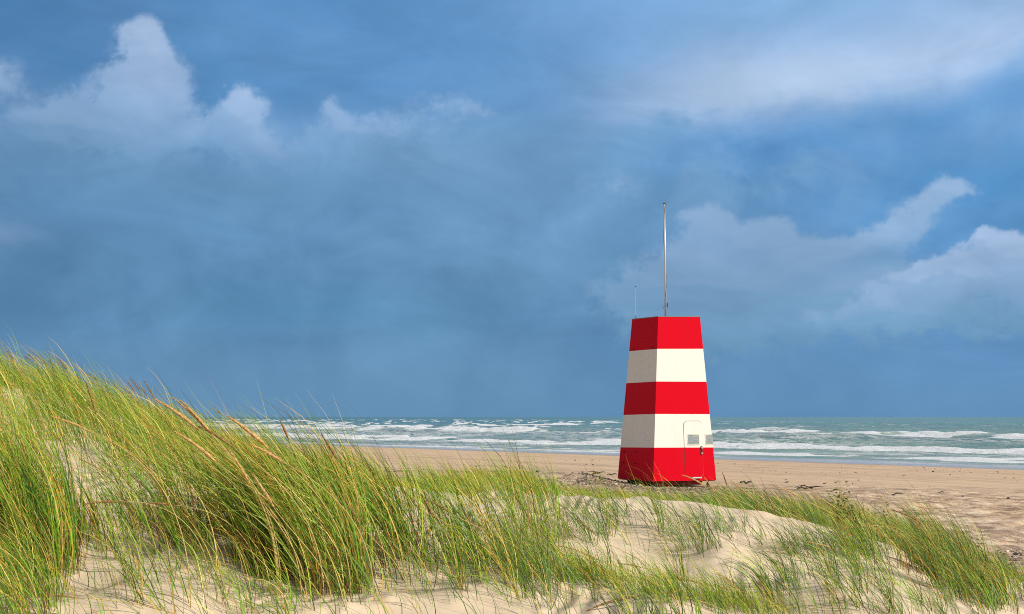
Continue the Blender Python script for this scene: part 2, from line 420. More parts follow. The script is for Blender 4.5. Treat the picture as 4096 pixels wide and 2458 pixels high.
sea = big_mesh('sea', V2[used], mp[Qs], M_sea, {'foam': foam[used], 'lace': lace[used], 'tint': tint[used], 'thin': thin[used], 'film': film[used]})
tag(sea, 'choppy grey-green sea with rows of white breakers', 'sea', None, 'structure')

# ------------------------------------------------------------------ lifeguard tower
def plane_hit(px, py, p0, nrm):
    d = Vector(ray(px, py)); o = Vector((0, 0, EYE))
    t = (p0 - o).dot(nrm) / d.dot(nrm)
    return o + d * t
YN = 43.0
Nb = at(2613, 1926.7, YN); Rb = at(2865.2, 1921.8, YN + .86); Lb = at(2470.6, 1915.9, YN + 1.95)
Nt = at(2632.3, 1267.9, YN + .42)
nR = (Rb - Nb).cross(Nt - Nb).normalized()
nL = (Nt - Nb).cross(Lb - Nb).normalized()
if nR.y > 0: nR = -nR
if nL.x > 0: nL = -nL
Rt = plane_hit(2800, 1268.5, Nb, nR); Lt = plane_hit(2528.3, 1278.7, Nb, nL)
Bb = Lb + Rb - Nb; Bt = Lt + Rt - Nt
base_c = (Nb + Rb + Lb + Bb) / 4
gz = hz(base_c.x, base_c.y)
tower = thing('lifeguard_tower', 'red and white striped lifeguard tower with a tall pole on its roof', 'lifeguard tower', (base_c.x, base_c.y, gz))
edges = [(Lb, Lt, (1790.9, 1662, 1534.8, 1406.5), 2470.6, 1915.9, 1278.7), (Nb, Nt, (1793.5, 1659.8, 1529.9, 1398.4), 0, 1926.7, 1267.9), (Rb, Rt, (1791.9, 1659.4, 1529.9, 1397.3), 0, 1921.8, 1268.5)]
def frac(yb, yt, y): return (yb - y) / (yb - yt)
rings = []
for a, b, bands, _, yb, yt in edges:
    fr = [0] + [frac(yb, yt, y) for y in bands] + [1]
    rings.append([a.lerp(b, f) for f in fr])
fb = [0, .2, .4, .6, .8, 1]
rings.append([Bb.lerp(Bt, sum(frac(e[4], e[5], e[2][k - 1]) for e in edges) / 3 if 0 < k < 5 else (0 if k == 0 else 1)) for k in range(6)])
# shell: four faces x five bands, tiny gaps in height so that bands read as joined panels
SV, SF, SM = [], [], []
for j in range(4):
    for k in range(6): SV.append(rings[j][k])
for j in range(4):
    j2 = (j + 1) % 4
    for k in range(5):
        SF.append((j * 6 + k, j2 * 6 + k, j2 * 6 + k + 1, j * 6 + k + 1)); SM.append(0 if k % 2 == 0 else 1)
shell = mesh_obj('shell', SV, SF, [M_red, M_white], tower, SM)
cen_t = (Lt + Nt + Rt + Bt) / 4
rim = [p + (p - cen_t).normalized() * .012 for p in (Lt, Nt, Rt, Bt)]
up = Vector((0, 0, 1))
RV = [p - up * .004 for p in rim] + [p + up * .018 for p in rim] + [cen_t + up * .06]
mesh_obj('roof', RV, [(0, 1, 5, 4), (1, 2, 6, 5), (2, 3, 7, 6), (3, 0, 4, 7), (4, 5, 8), (5, 6, 8), (6, 7, 8), (7, 4, 8), (3, 2, 1, 0)], plain('grey_roof', (.20, .20, .20), .8), tower)
mesh_obj('floor_panel', [p.lerp(base_c, .03) - up * .02 for p in (Lb, Nb, Rb, Bb)] + [p.lerp(base_c, .03) + up * .02 for p in (Lb, Nb, Rb, Bb)],
         [(3, 2, 1, 0), (0, 1, 5, 4), (1, 2, 6, 5), (2, 3, 7, 6), (3, 0, 4, 7), (4, 5, 6, 7)], M_dark, tower)

def rrect(p00, p10, p11, p01, r, n=6):
    """rounded quad outline from four corners, radius given in the quad's own 0..1 units"""
    def P(u, v): return p00 * (1 - u) * (1 - v) + p10 * u * (1 - v) + p11 * u * v + p01 * (1 - u) * v
    w = ((p10 - p00).length + (p11 - p01).length) / 2; h = ((p01 - p00).length + (p11 - p10).length) / 2
    ru, rv = r / w, r / h; out = []
    for cu, cv, a0 in ((1 - ru, rv, -90), (1 - ru, 1 - rv, 0), (ru, 1 - rv, 90), (ru, rv, 180)):
        for k in range(n + 1):
            a = math.radians(a0 + 90 * k / n)
            out.append((cu + ru * math.cos(a), cv + rv * math.sin(a)))
    return [P(u, v) for u, v in out]
def clip_poly(pts, f, keep_pos):
    out = []
    for i, p in enumerate(pts):
        q_ = pts[(i + 1) % len(pts)]; a, b = f(p), f(q_)
        if not keep_pos: a, b = -a, -b
        if a >= 0: out.append(p)
        if (a > 0) != (b > 0) and abs(a - b) > 1e-12: out.append(p.lerp(q_, a / (a - b)))
    return out
def slab(polys, n, d0, d1):
    """prisms over polygons: list of (pts, material index) -> verts, faces, mi"""
    V_, F_, M_ = [], [], []
    for pts, mi in polys:
        k = len(V_); m_ = len(pts)
        V_ += [p + n * d1 for p in pts] + [p + n * d0 for p in pts]
        F_.append(tuple(range(k, k + m_))); M_.append(mi)
        for i in range(m_):
            j = (i + 1) % m_
            F_.append((k + i, k + m_ + i, k + m_ + j, k + j)); M_.append(mi)
    return V_, F_, M_
def zpx(zx, zy): return (2680 + zx * 220 / 1020, 1640 + zy * 220 / 1020)      # pixel of the door close-up -> photo pixel
def onR(zx, zy): return plane_hit(*zpx(zx, zy), Nb, nR)
d_bl, d_br, d_tr, d_tl = onR(279, 1252), onR(618, 1246), onR(580, 205), onR(246, 207)
out_door = rrect(d_bl, d_br, d_tr, d_tl, .12)
cd = sum(out_door, Vector()) / len(out_door)
in_door = [p + (cd - p).normalized() * .012 for p in out_door]
bandR = lambda p: (p - Nb.lerp(Nt, frac(1926.7, 1267.9, 1793.5))).dot((Nt - Nb).normalized()) - ((Rb.lerp(Rt, frac(1921.8, 1268.5, 1791.9)) - Nb.lerp(Nt, frac(1926.7, 1267.9, 1793.5))).dot((Nt - Nb).normalized())) * ((p - Nb).dot((Rb - Nb).normalized()) / (Rb - Nb).length)
V_, F_, M_ = slab([(clip_poly(in_door, bandR, True), 1), (clip_poly(in_door, bandR, False), 0)], nR, .002, .018)
door = mesh_obj('door', V_, F_, [M_red, M_white], tower, M_)
# rubber seal round the door
ring_v = [p + nR * .0025 for p in [p + (p - cd).normalized() * .006 for p in out_door]] + [p + nR * .0025 for p in [p + (cd - p).normalized() * .004 for p in out_door]]
k = len(out_door)
ring_v2 = [p + nR * .006 for p in ring_v]
mesh_obj('seal', ring_v + ring_v2, [(2 * k + i, 2 * k + (i + 1) % k, 3 * k + (i + 1) % k, 3 * k + i) for i in range(k)]
         + [(i, (i + 1) % k, 2 * k + (i + 1) % k, 2 * k + i) for i in range(k)], M_seal, door)
def window(name, corners, parent, n, proud, mat_edge=M_edge):
    o1 = rrect(*corners, .035)
    c_ = sum(o1, Vector()) / len(o1)
    i1 = [p + (c_ - p).normalized() * .03 for p in o1]
    k = len(o1)
    V_ = [p + n * proud for p in o1] + [p + n * (proud + .010) for p in o1] + [p + n * (proud + .010) for p in i1] + [p + n * (proud + .001) for p in i1]
    F_ = []
    for r_ in range(3):
        F_ += [(r_ * k + i, r_ * k + (i + 1) % k, (r_ + 1) * k + (i + 1) % k, (r_ + 1) * k + i) for i in range(k)]
    fr = mesh_obj(name, V_, F_, mat_edge, parent)
    return fr, i1
fr, i1 = window('window', (onR(316, 658), onR(545, 655), onR(535, 452), onR(306, 452)), door, nR, .0185)
V_, F_, M_ = slab([(i1, 0)], nR, .0190, .0215)
mesh_obj('pane', V_, F_, [M_glass], door)
# handle: plate with lever and two bright bosses
def box_on(c, n, u, v, hu, hv, d0, d1):
    pts = [c - u * hu - v * hv, c + u * hu - v * hv, c + u * hu + v * hv, c - u * hu + v * hv]
    return slab([(pts, 0)], n, d0, d1)
uR = (Rb - Nb).normalized(); vR = nR.cross(uR); vR = vR if vR.z > 0 else -vR
def rod(p, q_, r, n=10):
    ax = (q_ - p).normalized(); s_ = ax.orthogonal().normalized(); t_ = ax.cross(s_)
    V_ = []
    for c_ in (p, q_):
        V_ += [c_ + s_ * r * math.cos(2 * math.pi * i / n) + t_ * r * math.sin(2 * math.pi * i / n) for i in range(n)]
    return V_, [(i, (i + 1) % n, n + (i + 1) % n, n + i) for i in range(n)] + [tuple(range(n))[::-1], tuple(range(n, 2 * n))]
def merge(*parts):
    V_, F_, M_ = [], [], []
    for p in parts:
        k = len(V_); V_ += p[0]; F_ += [tuple(i + k for i in f) for f in p[1]]
        mi = p[2] if len(p) > 2 else 0
        M_ += mi if isinstance(mi, list) else [mi] * len(p[1])
    return V_, F_, M_
hc = onR(578, 757)
pl = rrect(hc - uR * .045 - vR * .135, hc + uR * .045 - vR * .135, hc + uR * .045 + vR * .135, hc - uR * .045 + vR * .135, .04)
a = slab([(pl, 0)], nR, .019, .032)
b1 = rod(hc + vR * .085 + nR * .03, hc + vR * .085 + nR * .075, .030); b2 = rod(hc - vR * .075 + nR * .03, hc - vR * .075 + nR * .06, .032)
lev = rod(hc - vR * .07 + nR * .062, hc + vR * .09 + nR * .062, .013)
V_, F_, M_ = merge((a[0], a[1], 0), (b1[0], b1[1], 1), (b2[0], b2[1], 1), (lev[0], lev[1], 0))
mesh_obj('handle', V_, F_, [M_rust, M_chrome], door, M_)
st0, st1 = onR(405, 1263), onR(570, 1259)
V_, F_, M_ = box_on((st0 + st1) / 2, nR, uR, vR, (st1 - st0).length / 2, .018, .002, .06)
mesh_obj('door_step', V_, F_, M_steel, tower)
# corner window: wraps round the right-hand edge onto the hidden side
nS = (Rb - Bb).cross(Rt - Rb).normalized()
if nS.x < 0: nS = -nS
w_bl, w_tl = onR(655, 655), onR(645, 452)
def on_edge(zy):
    y = 1640 + zy * 220 / 1020; return Rb.lerp(Rt, frac(1921.8, 1268.5, y))
w_br, w_tr = on_edge(655), on_edge(450)
backdir = (Bb - Rb).normalized()
s_b, s_t = w_br + backdir * .75, w_tr + backdir * .74
off = .012
def lip(pts, n): return [p + n * off for p in pts]
oR, oS = nR * off, nS * off; oE = (nR + nS) * off
fl = [w_bl + oR, w_br + oE, s_b + oS, s_t + oS, w_tr + oE, w_tl + oR]
fi = [w_bl + oR * 1.3 + uR * .028 + vR * .026, w_br + oE * 1.3 + vR * .026, s_b + oS * 1.3 + vR * .026 - backdir * .028, s_t + oS * 1.3 - vR * .026 - backdir * .028, w_tr + oE * 1.3 - vR * .026, w_tl + oR * 1.3 + uR * .028 - vR * .026]
fbk = [w_bl, w_br, s_b, s_t, w_tr, w_tl]
VV = fbk + fl + fi
FF = [(i, (i + 1) % 6, 6 + (i + 1) % 6, 6 + i) for i in range(6)] + [(6 + i, 6 + (i + 1) % 6, 12 + (i + 1) % 6, 12 + i) for i in range(6)]
cw = mesh_obj('corner_window', VV, FF, M_edge, tower)
mesh_obj('pane', [p - (nR + nS) * .002 for p in fi], [(0, 1, 4, 5), (1, 2, 3, 4)], M_glass, cw)
# bolts on the left face
def onL(zx, zy): return plane_hit(2440 + zx * 460 / 2008, 1640 + zy * 460 / 2008, Nb, nL)
def onL2(zx, zy): return plane_hit(2500 + zx * 340 / 2194, 1250 + zy * 340 / 2194, Nb, nL)
for p in (onL(250, 730), onL(455, 738), onL(237, 922), onL(444, 934), onL2(228, 962), onL2(705, 920)):
    r1 = rod(p - nL * .005, p + nL * .02, .022, 8); r2 = rod(p + nL * .015, p + nL * .05, .010, 8)
    V_, F_, M_ = merge(r1, r2); mesh_obj('bolt', V_, F_, M_dark, tower)
# steel skid under the floor and adjustable feet
uL = (Lb - Nb).normalized()
def skid(c0, c1, w, h, z):
    ax = (c1 - c0); ax.z = 0; ax.normalize(); sd = Vector((-ax.y, ax.x, 0)) * w
    P = [c0 - sd, c1 - sd, c1 + sd, c0 + sd]
    P = [Vector((p.x, p.y, z)) for p in P]
    return P + [p + up * h for p in P], [(3, 2, 1, 0), (0, 1, 5, 4), (1, 2, 6, 5), (2, 3, 7, 6), (3, 0, 4, 7), (4, 5, 6, 7)]
zb = min(Nb.z, Rb.z, Lb.z) - .024
zs = zb - .115
ins = lambda p, f: p.lerp(base_c, f)
beams = [skid(ins(Nb, .22), ins(Rb, .30), .05, .11, zs), skid(ins(Nb, .24) + uL * .06, ins(Lb, .26), .05, .11, zs + .002), skid(ins(Lb, .22), ins(Bb, .22), .05, .11, zs + .001), skid(ins(Rb, .32) + uL * .06, ins(Bb, .26), .05, .11, zs + .003)]
V_, F_, M_ = merge(*beams); mesh_obj('base_frame', V_, F_, M_rust, tower)
for p in (ins(Lb, .20) - uL * .08 + uR * 0, ins(Nb, .10) + uR * .02, ins(Rb, .17), ins(Bb, .15), (ins(Nb, .12) + ins(Rb, .12)) / 2):
    g = hz(p.x, p.y)
    V_, F_, M_ = merge(rod(Vector((p.x, p.y, g - .02)), Vector((p.x, p.y, g + .025)), .085, 12), rod(Vector((p.x, p.y, g)), Vector((p.x, p.y, zb)), .03, 10), rod(Vector((p.x, p.y, g + .05)), Vector((p.x, p.y, g + .1)), .045, 6))
    mesh_obj('foot', V_, F_, M_dark, tower)
# flagpole
yp = (Nt.y + Rt.y + Lt.y + Bt.y) / 4
pole_b = at(2662.5, 1266, yp); pole_b.z = cen_t.z + .03
pole_t = at(2657.5, 816, yp)
def tube(pts, rad, n=10, cap=True):
    V_, F_ = [], []
    prev = None
    for i, p in enumerate(pts):
        t_ = (pts[min(i + 1, len(pts) - 1)] - pts[max(i - 1, 0)]).normalized()
        s_ = (prev - t_ * prev.dot(t_)).normalized() if prev is not None else t_.orthogonal().normalized()
        prev = s_; b_ = t_.cross(s_); r = rad[i] if hasattr(rad, '__len__') else rad
        V_ += [p + s_ * r * math.cos(2 * math.pi * k / n) + b_ * r * math.sin(2 * math.pi * k / n) for k in range(n)]
    for i in range(len(pts) - 1):
        F_ += [(i * n + k, i * n + (k + 1) % n, (i + 1) * n + (k + 1) % n, (i + 1) * n + k) for k in range(n)]
    if cap: F_ += [tuple(range(n))[::-1], tuple(range((len(pts) - 1) * n, len(pts) * n))]
    return V_, F_
V_, F_ = tube([pole_b, pole_b.lerp(pole_t, .5), pole_t], [.032, .030, .026], 16)
pole = mesh_obj('flagpole', V_, F_, plain('white_pole', (.60, .60, .60), .32, .45, .08, 12), tower, smooth=True)
for pg in pole.data.polygons: pg.use_smooth = len(pg.vertices) == 4
V_, F_, M_ = merge(rod(pole_t, pole_t + up * .03, .036, 14), rod(pole_t + Vector((.03, 0, -.03)), pole_t + Vector((.055, 0, -.03)), .014, 8))
mesh_obj('pole_cap', V_, F_, M_dark, pole)
rp = []
for i in range(80):
    f = i / 79; a_ = -2.2 + f * 7.5; c_ = pole_b.lerp(pole_t, .1 + .88 * f)
    rr = .036 + .004 * math.sin(i * .9)
    rp.append(c_ + Vector((math.cos(a_) * rr, math.sin(a_) * rr, 0)))
V_, F_ = tube(rp, .0045, 6); mesh_obj('rope', V_, F_, M_rope, pole, smooth=True)
cl = pole_b.lerp(pole_t, .105)
V_, F_, M_ = merge(rod(cl + Vector((.03, -.01, .0)), cl + Vector((.06, -.01, 0)), .012, 6), rod(cl + Vector((.058, -.01, -.07)), cl + Vector((.066, -.01, .08)), .012, 6))
mesh_obj('cleat', V_, F_, M_dark, pole)
V_, F_ = tube([cl + Vector((-.03, -.01, -.03)), cl + Vector((-.06, -.02, -.05)), cl + Vector((-.075, -.02, -.10)), cl + Vector((-.09, -.02, -.11))], .008, 6)
mesh_obj('rope_end', V_, F_, M_rope, pole)
# whip antenna
an_b = at(2542.5, 1277, Lt.y - .15); an_b.z = Lt.lerp(Nt, .13).z; an_t = at(2542.5, 1147, Lt.y - .15)
V_, F_ = tube([an_b + up * .10, an_t], [.006, .0035], 6); ant = mesh_obj('antenna', V_, F_, M_steel, tower)
V_, F_, M_ = merge(rod(an_b - up * .02, an_b + up * .07, .024, 10), rod(an_b + up * .07, an_b + up * .13, .013, 8))
mesh_obj('antenna_base', V_, F_, plain('brass', (.35, .25, .12), .4, .6), ant)
V_, F_ = tube([an_t - up * .02, an_t + up * .02], .012, 6); mesh_obj('antenna_tip', V_, F_, M_dark, ant)

# ------------------------------------------------------------------ grass blades
PAL = {
 'green': np.array([[.10, .245, .012], [.145, .32, .016], [.20, .38, .02], [.055, .15, .012]]),
 'lime': np.array([[.26, .41, .025], [.37, .47, .05], [.21, .37, .02]]),
 'straw': np.array([[.68, .49, .11], [.78, .60, .18], [.58, .34, .05], [.72, .45, .08]]),
 'blue': np.array([[.085, .17, .055], [.13, .23, .07], [.20, .30, .10], [.055, .12, .04]]),
 'brown': np.array([[.20, .10, .04], [.28, .16, .06], [.12, .065, .03]])}
SEG = 6
class Blades:
    def __init__(s): s.V = []; s.C = []; s.n = 0
    def add(s, bx, by, bz, L, W, th0, th1, az, mix, curl=1.3):
        """arrays of blades: base point, length, width, tilt at foot and tip (from vertical), heading, palette weights"""
        n = len(bx)
        if n == 0: return
        t = np.linspace(0, 1, SEG + 1)
        tm = (t[1:] + t[:-1]) / 2
        th = th0[:, None] + (th1 - th0)[:, None] * tm[None] ** curl
        ds = (L / SEG)[:, None]
        tw = az[:, None] + rng.normal(0, .10, (n, 1)) * tm[None]
        dx = np.sin(th) * np.cos(tw) * ds; dy = np.sin(th) * np.sin(tw) * ds; dz = np.cos(th) * ds
        P = np.zeros((n, SEG + 1, 3))
        P[:, 1:, 0] = np.cumsum(dx, 1); P[:, 1:, 1] = np.cumsum(dy, 1); P[:, 1:, 2] = np.cumsum(dz, 1)
        P += np.stack([bx, by, bz], 1)[:, None]
        Tn = np.gradient(P, axis=1); Tn /= np.linalg.norm(Tn, axis=2, keepdims=True) + 1e-9
        ra = rng.uniform(0, 2 * np.pi, n)
        rv = np.stack([np.cos(ra), np.sin(ra), rng.normal(0, .4, n)], 1)[:, None]
        S_ = np.cross(Tn, np.broadcast_to(rv, Tn.shape)); S_ /= np.linalg.norm(S_, axis=2, keepdims=True) + 1e-9
        w = (W[:, None] * (.55 + .45 * sstep(0, .15, t)[None]) * (1 - t[None] ** 2.2 * .93)) / 2
        A = P - S_ * w[..., None]; B = P + S_ * w[..., None]
        s.V.append(np.stack([A, B], 2).reshape(-1, 3))
        names = list(mix); pr = np.array([mix[k] for k in names], float); pr /= pr.sum()
        ch = rng.choice(len(names), n, p=pr)
        base = np.zeros((n, 3)); 
        for i, k in enumerate(names):
            sel = ch == i; pal = PAL[k]
            base[sel] = pal[rng.integers(0, len(pal), sel.sum())]
        base *= rng.uniform(.6, 1.3, (n, 1))
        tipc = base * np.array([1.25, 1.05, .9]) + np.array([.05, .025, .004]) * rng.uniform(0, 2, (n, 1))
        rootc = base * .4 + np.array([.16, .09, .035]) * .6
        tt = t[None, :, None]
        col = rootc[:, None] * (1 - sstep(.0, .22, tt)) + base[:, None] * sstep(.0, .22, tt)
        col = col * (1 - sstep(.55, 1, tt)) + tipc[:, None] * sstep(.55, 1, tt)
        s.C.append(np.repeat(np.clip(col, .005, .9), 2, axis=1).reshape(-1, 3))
        s.n += n
    def arrays(s):
        V_ = np.concatenate(s.V); c_ = np.concatenate(s.C)
        k = np.arange(s.n)[:, None] * (SEG + 1) * 2 + np.arange(SEG)[None] * 2
        Q_ = np.stack([k, k + 1, k + 3, k + 2], -1).reshape(-1, 4)
        return V_, Q_, c_
    def build(s, name, origin=None):
        V_, Q_, c_ = s.arrays()
        if origin is not None: V_ = V_ - np.array(origin)
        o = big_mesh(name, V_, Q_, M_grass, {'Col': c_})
        if origin is not None: o.location = origin
        return o

WIND = math.pi + .12
def tufts(B, cx, cy, n, H, rad, W=(.003, .0055), th0=(4, 14), th1=(48, 18), mix=None, spread=.45, scale_by=None, sink=.02):
    """cx, cy: tuft centres; n: blades per tuft (lo, hi)"""
    mix = mix or {'green': 4, 'lime': 3, 'straw': 2}
    k = rng.integers(n[0], n[1] + 1, len(cx))
    if scale_by is not None: k = np.maximum(1, (k * scale_by)).astype(int)
    ti = np.repeat(np.arange(len(cx)), k); m = len(ti)
    r = rad * np.sqrt(rng.uniform(0, 1, m)) * np.repeat(rng.uniform(.6, 1.4, len(cx)), k); a = rng.uniform(0, 2 * np.pi, m)
    bx = cx[ti] + r * np.cos(a); by = cy[ti] + r * np.sin(a); bz = height(bx, by) - sink
    th_t = np.repeat(rng.uniform(.82, 1.18, len(cx)), k)
    L = np.clip(rng.normal((H[0] + H[1]) / 2, (H[1] - H[0]) / 3.2, m), H[0] * .6, H[1] * 1.25) * th_t
    t0 = np.radians(rng.normal(th0[0], th0[1], m)); t1 = np.radians(np.clip(rng.normal(th1[0], th1[1], m), 5, 105))
    flip = rng.uniform(0, 1, m) < .02                      # broken blades that hang over
    t1 = np.where(flip, np.radians(rng.uniform(85, 125, m)), t1)
    az = WIND + rng.normal(0, spread, m)
    Wd = rng.uniform(W[0], W[1], m) * rng.choice([1, 1, .7], m)
    B.add(bx, by, bz, L, Wd, t0, t1, az, mix)

def disp(x): return np.asarray(x) * 4096 / 2473.0       # display column -> photo column
def ell(cx, cy, rx, ry, n, rot=0):
    """n points in an ellipse of the photo (display pixels), dropped on the terrain"""
    r = np.sqrt(rng.uniform(0, 1, n)); a = rng.uniform(0, 2 * np.pi, n)
    x = rx * r * np.cos(a); y = ry * r * np.sin(a); c, s = math.cos(math.radians(rot)), math.sin(math.radians(rot))
    X_, Y_ = ground_hits(disp(cx + x * c - y * s), disp(cy + x * s + y * c))
    return X_, Y_
def strip(p0, p1, d0, d1, n, fn=None):
    """n points uniform in plan for display columns p0..p1 and distances d0..d1, thinned by fn(px, d) in 0..1"""
    Y_ = np.sqrt(rng.uniform(d0**2, d1**2, n)); p = rng.uniform(p0, p1, n)
    if fn is not None:
        k = rng.uniform(0, 1, n) < fn(p, Y_); Y_ = Y_[k]; p = p[k]
    return (p - 1236.5) / 3435 * Y_, Y_

MIXA = {'green': 5.6, 'lime': 2.6, 'straw': 2.3, 'brown': .4}
MIXD = {'green': 5, 'lime': 2, 'straw': 1.6, 'brown': .5}
MIXB = {'blue': 4, 'green': 2.5, 'lime': 1.8, 'straw': 1.0, 'brown': .2}

# --- the tall mass on the left dune
B = Blades()
def dl(p, d):
    edge = 905 + (d - 11) * 4
    base = sstep(edge + 90, edge - 160, p) * sstep(10.0, 11.2, d + .0006 * (p - 300))
    hole = 1 - .85 * np.exp(-(((p - 290) / 170)**2 + ((d - 10.3) / .7)**2))
    return base * hole * (.25 + .75 * sstep(.32, .5, fbm(p / 60., d * 1.6, 3, 201)))
x, y = strip(-900, 1010, 9.8, 19.5, 2500, dl)
pd = 1236.5 + 3435 * x / y
for lo, hi, H in ((-999, 350, (.40, .72)), (350, 650, (.36, .66)), (650, 1100, (.28, .54))):
    k = (pd >= lo) & (pd < hi); tufts(B, x[k], y[k], (7, 16), H, .11, (.0038, .0072), (10, 13), (62, 15), MIXA, .40)
x, y = strip(-900, 1000, 10, 19, 900, lambda p, d: dl(p, d) * .8)     # thin dry understory
tufts(B, x, y, (5, 12), (.25, .5), .16, (.003, .0055), (10, 22), (60, 24), {'straw': 3, 'lime': 2, 'green': 1.5, 'brown': .6}, .7)
o = tag(B.build('dune_grass'), 'tall windswept green and straw marram grass covering the slope of the dune at left', 'grass', None, 'stuff')

# --- big foreground tussocks
B = Blades()
for (cx, cy, rx, ry, nt, bl, H) in [
    (110, 1345, 80, 50, 17, (22, 38), (.6, .95)), (20, 1300, 80, 60, 13, (22, 36), (.65, 1.0)), (175, 1335, 25, 40, 5, (14, 24), (.5, .8)),
    (-60, 1330, 60, 60, 10, (22, 36), (.7, 1.0)), (250, 1330, 50, 30, 3, (8, 14), (.5, .75))]:
    x, y = ell(cx, cy, rx, ry, nt); tufts(B, x, y, bl, H, .075, (.004, .0075), (6, 12), (40, 15), MIXA, .45)
def thatch(B, pts, n=(14, 26), H=(.18, .42), rad=.09):
    x, y = pts; tufts(B, x, y, n, H, rad, (.004, .0075), (12, 20), (62, 26), {'brown': 5, 'straw': .7}, .8)
thatch(B, ell(110, 1360, 85, 40, 16)); thatch(B, ell(180, 1300, 40, 60, 8)); thatch(B, ell(30, 1310, 70, 50, 9))
tag(B.build('tussock_grass'), 'dense dark-based clump of tall grass at the left edge of the photo', 'grass', None, 'stuff')
B = Blades()
for (cx, cy, rx, ry, nt, bl, H) in [
    (805, 1405, 80, 42, 17, (24, 42), (.75, 1.1)), (690, 1370, 90, 45, 13, (20, 40), (.75, 1.1)), (560, 1320, 110, 40, 10, (14, 28), (.6, .95)),
    (420, 1300, 120, 35, 8, (10, 20), (.5, .8)), (860, 1425, 40, 22, 5, (16, 28), (.6, .95)),
    (720, 1290, 140, 40, 17, (14, 28), (.55, .85)), (520, 1245, 120, 40, 10, (8, 18), (.5, .75)), (890, 1310, 110, 50, 17, (16, 30), (.5, .8))]:
    x, y = ell(cx, cy, rx, ry, nt); tufts(B, x, y, bl, H, .075, (.004, .0078), (8, 11), (60, 15), MIXA, .38)
for (cx, cy, rx, ry, nt, bl, H) in [
    (980, 1375, 60, 40, 8, (12, 26), (.5, .85)), (1085, 1365, 70, 42, 6, (10, 22), (.45, .75)), (1190, 1345, 70, 40, 4, (8, 20), (.45, .72)),
    (1285, 1325, 45, 30, 5, (10, 22), (.45, .72)),
    (980, 1255, 110, 36, 10, (8, 20), (.4, .65)), (1110, 1275, 90, 34, 5, (6, 14), (.3, .55)), (1230, 1260, 60, 26, 3, (6, 14), (.35, .6))]:
    x, y = ell(cx, cy, rx, ry, nt); tufts(B, x, y, bl, H, .07, (.0038, .0072), (6, 11), (50, 16), MIXA, .40)
thatch(B, ell(800, 1400, 85, 42, 22)); thatch(B, ell(690, 1375, 95, 42, 18)); thatch(B, ell(560, 1320, 110, 36, 12)); thatch(B, ell(740, 1300, 120, 40, 12)); thatch(B, ell(440, 1300, 110, 30, 8))
thatch(B, ell(990, 1375, 60, 34, 6), (8, 16)); thatch(B, ell(1190, 1345, 70, 36, 4), (8, 16)); thatch(B, ell(1320, 1325, 30, 22, 3), (8, 16))
tag(B.build('tussock_grass'), 'tall leaning green and yellow grass in the middle foreground below the seed spikes', 'grass', None, 'stuff')

# --- sparse blades on open sand in front
B = Blades()
for (cx, cy, rx, ry, nt, bl, H, mx) in [
    (300, 1190, 170, 50, 26, (2, 6), (.25, .5), MIXB), (350, 1275, 130, 36, 26, (3, 8), (.3, .55), MIXD), (480, 1390, 190, 50, 40, (2, 6), (.3, .6), MIXA),
    (330, 1450, 330, 45, 48, (2, 5), (.25, .5), MIXA), (60, 1460, 100, 40, 34, (4, 10), (.35, .6), MIXA), (700, 1465, 160, 26, 24, (2, 6), (.25, .5), MIXA),
    (1080, 1425, 180, 45, 26, (2, 5), (.2, .45), MIXA), (1200, 1380, 120, 40, 30, (3, 9), (.3, .6), MIXA), (1000, 1450, 180, 30, 20, (2, 5), (.2, .45), MIXB),
    (40, 1525, 150, 30, 26, (4, 10), (.26, .46), MIXA), (330, 1520, 180, 26, 9, (2, 6), (.2, .38), MIXA), (640, 1525, 150, 26, 14, (2, 6), (.25, .42), MIXA), (900, 1520, 160, 22, 7, (2, 5), (.2, .35), MIXA),
    (1330, 1510, 200, 20, 11, (2, 6), (.2, .36), MIXB), (1650, 1515, 180, 18, 26, (3, 7), (.2, .36), MIXB), (1950, 1510, 160, 18, 18, (2, 6), (.2, .36), MIXB), (2250, 1510, 160, 18, 26, (3, 8), (.22, .4), MIXB),
    (1380, 1420, 180, 50, 44, (2, 6), (.25, .5), MIXB), (1290, 1440, 60, 40, 26, (3, 8), (.3, .55), MIXB)]:
    x, y = ell(cx, cy, rx, ry, nt); tufts(B, x, y, bl, H, .05, (.0032, .0060), (10, 16), (58, 20), mx, .5)
